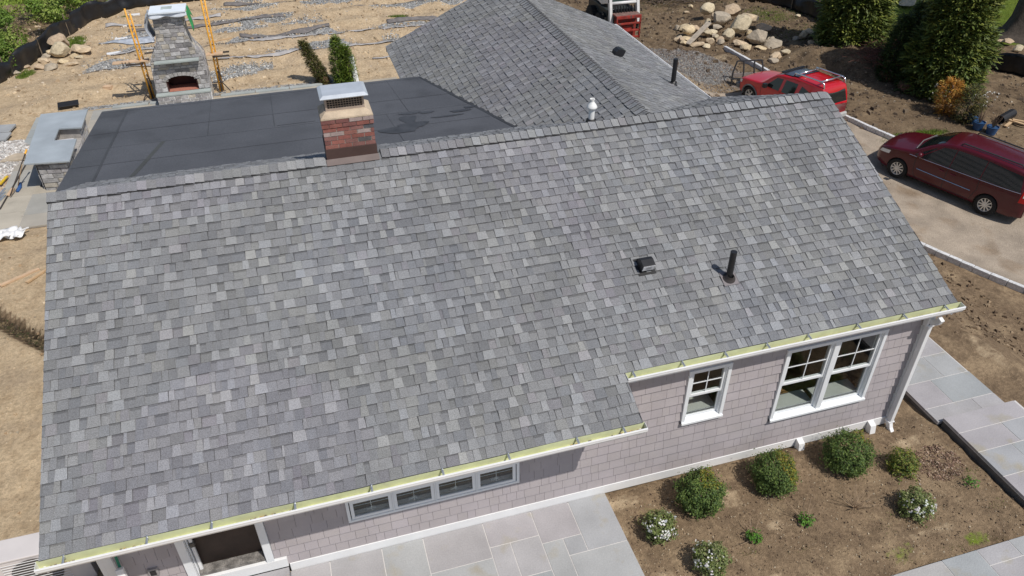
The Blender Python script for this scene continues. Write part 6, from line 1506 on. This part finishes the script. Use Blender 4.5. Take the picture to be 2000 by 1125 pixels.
# small shrubs beside the drive
OR = [(.45, .20, .03), (.55, .28, .05), (.38, .15, .03), (.50, .33, .08), (.30, .14, .04)]
conifer('orange_shrub', (26.72, 9.15, HG(26.72, 9.15)), 1.25, .36, 5200, .045, OR, 'orange-brown shrub glowing at the foot of the tall evergreen', 41, prof=[(0, .35), (.3, .8), (.6, 1), (.85, .8), (1, .3)], cat='shrub', trunk=.03)
def potted(px, py, label, seed, pot=True, kind='white'):
    P = bed(px, py); rr = random.Random(seed); t = thing('potted_plant', P, label, 'potted plant'); z0 = 0
    if pot:
        mb = MB(); mb.lathe([(0, .01), (.15, .0), (.20, .26), (.21, .28), (.19, .285), (.175, .24), (0, .23)], P, n=20); mb.build('pot', M_pot, t, smooth=False); z0 = .22
    mb = MB(); st = MB()
    for _ in range(14 if kind != 'twig' else 26):
        a = rr.uniform(0, 6.283); e_ = rr.uniform(.1, .5); d_ = Vector((math.cos(a)*e_, math.sin(a)*e_, 1)).normalized(); L_ = rr.uniform(.3, .75); b_ = P+Vector((0, 0, z0)); st.tube([b_, b_+d_*L_*.6, b_+d_*L_+rv(rr)*.05], [.008, .006, .003], 4)
        if kind != 'twig':
            for k in range(26): leaf(mb, b_+d_*L_*rr.uniform(.35, 1.05)+rv(rr)*.08, rv(rr)+Vector((0, 0, 1)), .03, pick(rr, [(.16, .16, .04), (.09, .11, .03), (.22, .20, .07)]), rr)
        elif rr.random() < .5:
            for k in range(4): leaf(mb, b_+d_*L_*rr.uniform(.1, .5)+rv(rr)*.05, rv(rr)+Vector((0, 0, 1)), .022, pick(rr, [(.14, .14, .04), (.10, .07, .03)]), rr)
    st.build('stems', M_twig, t); mb.build('leaves', M_leaf, t)
    if kind == 'white':
        fb_ = MB()
        for _ in range(26):
            q = P+Vector((rr.uniform(-.34, .34), rr.uniform(-.3, .3), z0+rr.uniform(.25, .9)))
            for j in range(7): leaf(fb_, q+rv(rr)*.025, rv(rr)+Vector((0, 0, .6)), .024, (.72, .70, .64), rr, .8)
        fb_.build('blossom', M_petal, t)
    return t
M_pot = mat('blue_pot', (.03, .085, .20), .4, .15, 5)
potted(1908, 253, 'blue pot with bare twigs, nearest the van roof on the left', 51, kind='twig'); potted(1934, 262, 'blue pot with bare twigs and a white label, right of its twin', 52, kind='twig'); potted(1896, 240, 'blue pot half hidden behind the dark shrub', 53, kind='green')
c0 = bed(1930, 258); mb = MB(); mb.box(c0.x-.16, c0.x-.02, c0.y-.24, c0.y-.235, c0.z+.12, c0.z+.18); o = mb.build('pot_label', M_white); tag(o, 'small white label stuck on the right-hand blue pot', 'label')
potted(1826, 205, 'white-flowering shrub in the shade left of the orange shrub', 54, False); potted(1914, 222, 'white-flowering shrub above the blue pots', 55, False)
conifer('dark_shrub', (*bed(1880, 238)[:2], bed(1880, 238).z), 1.25, .38, 4200, .045, [(.06, .07, .025), (.10, .09, .03), (.04, .05, .02), (.16, .13, .03)], 'olive dark shrub right of the orange shrub', 43, prof=[(0, .5), (.5, 1), (.9, .7), (1, .2)], cat='shrub', trunk=.03)
mb = MB(); rr = random.Random(77); c0 = bed(1722, 140)
for _ in range(900):
    a = rr.uniform(0, 6.283); q = c0+Vector((rr.gauss(0, .7), rr.gauss(0, .5), rr.uniform(0, .35))); d_ = Vector((math.cos(a), math.sin(a), rr.uniform(-.2, .5)))*rr.uniform(.1, .35); mb.tube([q, q+d_], [.012, .006], 3)
tag(mb.build('brush_pile', mat('red_brush', (.13, .055, .04), .9, .3, 5)), 'low pile of reddish-brown brush between the evergreens', 'brush pile')
mb = MB(); c0 = gp(1350, 3)
for _ in range(700):
    a = rr.uniform(0, 6.283); q = Vector((c0.x+rr.gauss(0, 1.5), c0.y+rr.gauss(0.6, .6), HG(c0.x, c0.y)+rr.uniform(0, .6))); d_ = Vector((math.cos(a), math.sin(a)*.5, rr.uniform(-.2, .4)))*rr.uniform(.3, 1.1); mb.tube([q, q+d_*.5+rv(rr)*.04, q+d_], [.02, .015, .006], 3)
tag(mb.build('branch_pile', mat('dead_branch', (.12, .09, .07), .9, .3, 5)), 'heap of bare dead branches at the top edge behind the boulders', 'branch pile')
# corrugated pipe and scrap wood
mb = MB(); a = bed(1950, 243)+Vector((0, 0, .16)); b = bed(1975, 228)+Vector((0, 0, .16)); P = [a.lerp(b, k/24) for k in range(25)]; mb.tube(P, [.15+(.012 if k % 2 else 0) for k in range(25)], 14, caps=False); o = mb.build('corrugated_pipe', M_blackm, smooth=False); tag(o, 'short black corrugated drain pipe lying beyond the blue pots', 'pipe'); s_ = o.modifiers.new('t', 'SOLIDIFY'); s_.thickness = .012
for k, (p, q, lab) in enumerate((((1962, 250), (1980, 236), 'short scrap stick crossing the longer scrap board'), ((1966, 238), (2010, 252), 'long yellow scrap board beyond the van'), ((1975, 240), (2010, 246), 'upper thin scrap board beyond the van'))):
    a = bed(*p)+Vector((0, 0, .06+.04*k)); b = bed(*q)+Vector((0, 0, .06+.04*k)); stick('scrap_board', a, b, .10, .04, M_wood, lab, 'board')
# large shade tree on the lawn (only its trunk shows)
def big_tree(loc, label, seed, r0=.62, h=12, crown_r=3.4, n=9000):
    rr = random.Random(seed); P0 = Vector(loc); t = thing('shade_tree', loc, label, 'tree'); mb = MB()
    vs = []; N_ = 20; zs_ = [-.3, 0, .15, .4, .9, 1.6, 3, 5, 7]
    for i, z in enumerate(zs_):
        fl_ = 1+1.0*math.exp(-max(0, z)*3.0)
        for k in range(N_): a = 2*math.pi*k/N_; q = r0*(1-z*.055)*(fl_+.10*math.sin(a*5+seed)*fl_+.05*noise.noise(Vector((math.cos(a)*3, math.sin(a)*3, z)))); vs.append(P0+Vector((math.cos(a)*q, math.sin(a)*q, z)))
    mb.add(vs, [(i*N_+k, i*N_+(k+1) % N_, (i+1)*N_+(k+1) % N_, (i+1)*N_+k) for i in range(len(zs_)-1) for k in range(N_)]); ends = []
    for k in range(9):
        a = k*.7+rr.uniform(-.2, .2); q = P0+Vector((0, 0, rr.uniform(4.5, 6.9))); m_ = q+Vector((math.cos(a)*crown_r*.4, math.sin(a)*crown_r*.4, 1.6)); e_ = q+Vector((math.cos(a)*crown_r*.85, math.sin(a)*crown_r*.85, rr.uniform(2.2, 4.5))); mb.tube([q, m_, e_], [.22, .14, .05], 7); ends += [m_, e_]
    mb.build('trunk', M_bark, t, smooth=True)
    mb = MB(); cl = [e_+rv(rr)*.8 for e_ in ends for _ in range(3)]+[P0+Vector((rr.gauss(0, crown_r*.35), rr.gauss(0, crown_r*.35), rr.uniform(8, h))) for _ in range(14)]
    for _ in range(n):
        c_ = rr.choice(cl); p = c_+rv(rr)*rr.random()**.5*1.35; leaf(mb, p, rv(rr)+Vector((0, 0, .7)), .13*rr.uniform(.6, 1.2), pick(rr, [(.07, .12, .02), (.10, .16, .03), (.05, .09, .02)]), rr)
    mb.build('crown', M_leaf, t); return t
big_tree((36.2, 15.2, HG(36.2, 15.2)), 'thick tree trunk with flared foot at the top right corner of the lawn', 61)
# rubble of stones along the far side of the right fence
for k, (px, py, w_, h, lab) in enumerate(((1762, 8, 22, 12, 'pale grey boulder on the lawn edge between the evergreens'), (1778, 16, 30, 10, 'long flat grey rock below the pale boulder'), (1812, 28, 26, 12, 'brownish flat rock right of the long flat rock'), (1972, 92, 20, 10, 'flat ledge rock below the big tree trunk'), (1990, 104, 18, 12, 'blue-grey rock below the big tree trunk'), (1958, 88, 16, 8, 'tan ledge stone left of the tree trunk foot'))): rock(px, py, w_, h, lab, 'rocks along the lawn edge', k+2, .1)
# ---- green thicket beyond the left fence, reads as one mass
rr = random.Random(91); mb = MB(); cl = []
for _ in range(250):
    x = rr.uniform(-16, 1.5); y = interp(x, FENCE_L)+rr.uniform(.4, 11)*(1 if x < -3 else .7)
    if x > -3: y += .7+(x+3)*.5
    if y > 40: continue
    cl.append((Vector((x, y, HG(x, y)+rr.uniform(.1, 1.5))), rr.uniform(.4, .85), rr.choice([(.14, .23, .03), (.22, .31, .04), (.07, .13, .02), (.26, .33, .07), (.12, .20, .03)])))
for c_, r_, cc in cl:
    for _ in range(420):
        d_ = rv(rr); p = c_+Vector((d_.x, d_.y, d_.z*.75))*r_*(1-.35*rr.random())
        if p.z < HG(p.x, p.y)-.05 or p.y < interp(p.x, FENCE_L)+.12: continue
        leaf(mb, p, d_+rv(rr)*.7+Vector((0, 0, .6)), rr.uniform(.04, .08), pick(rr, [cc], .35), rr)
tag(mb.build('thicket', M_leaf), kind='stuff')
mb = MB()
for _ in range(160):
    x = rr.uniform(-12, 0); y = interp(x, FENCE_L)+rr.uniform(.5, 8); z = HG(x, y); a = rr.uniform(0, 6.283); d_ = Vector((math.cos(a)*.5, math.sin(a)*.5, rr.uniform(.2, 1)))*rr.uniform(.4, 1.1); mb.tube([(x, y, z), Vector((x, y, z))+d_*.5+rv(rr)*.05, Vector((x, y, z))+d_], [.014, .01, .004], 4)
tag(mb.build('thicket_twigs', M_twig), kind='stuff')
a = gp(68, 30); b = gp(98, 14); stick('fallen_branch', (a.x, a.y, .5), (b.x, b.y-1, 1.3), .06, .05, mat('grey_branch', (.42, .37, .30), .9), 'bare grey branch lying across the green thicket', 'branch')
# grass blades: verges, tufts and lawn
def blades(name, pts_, hh, seed, cols):
    rr = random.Random(seed); mb = MB()
    for (x, y) in pts_:
        z = HG(x, y); a = rr.uniform(0, 6.283); w_ = hh*.12; h_ = hh*rr.uniform(.5, 1.2); d_ = Vector((rr.gauss(0, .4), rr.gauss(0, .4), 1))*h_; u = Vector((math.cos(a), math.sin(a), 0))*w_; p = Vector((x, y, z-.005))
        mb.add([p-u, p+u, p+d_], [(0, 1, 2)], pick(rr, cols))
    return tag(mb.build(name, M_leaf), kind='stuff')
GRC = [(.10, .17, .02), (.14, .22, .03), (.08, .13, .02), (.20, .22, .06)]
pp = []
for (cx, cy, rx, ry, k) in GRASS_P:
    n = int(900*k*max(.35, min(3.5, rx*ry*5)))
    for _ in range(n):
        a = rr.uniform(0, 6.283); r_ = rr.random()**.7; x, y = cx+rx*r_*math.cos(a), cy+ry*r_*math.sin(a)
        if notpaved(x, y): pp.append((x, y))
small = [p for p in pp if p[1] < 0]; big = [p for p in pp if p[1] >= 0]
blades('bed_weeds', [p for i, p in enumerate(small) if i % 3 == 0], .035, 1, GRC); blades('grass_tufts', big, .08, 2, GRC)
blades('lawn_blades', [(rr.uniform(28.5, 44), rr.uniform(16.8, 30)) for _ in range(22000)], .10, 3, [(.11, .17, .02), (.15, .21, .03), (.19, .24, .03)])
blades('bed_weeds', [(lambda q: (q[0]+rr.gauss(0, .12), q[1]+rr.gauss(0, .05)))(rr.choice([(12.9, -6.75), (13.6, -6.8), (14.1, -6.3), (9.6, -5.9), (10.4, -6.1), (14.15, -5.6), (12.0, -6.75)])) for _ in range(350)], .04, 4, GRC)
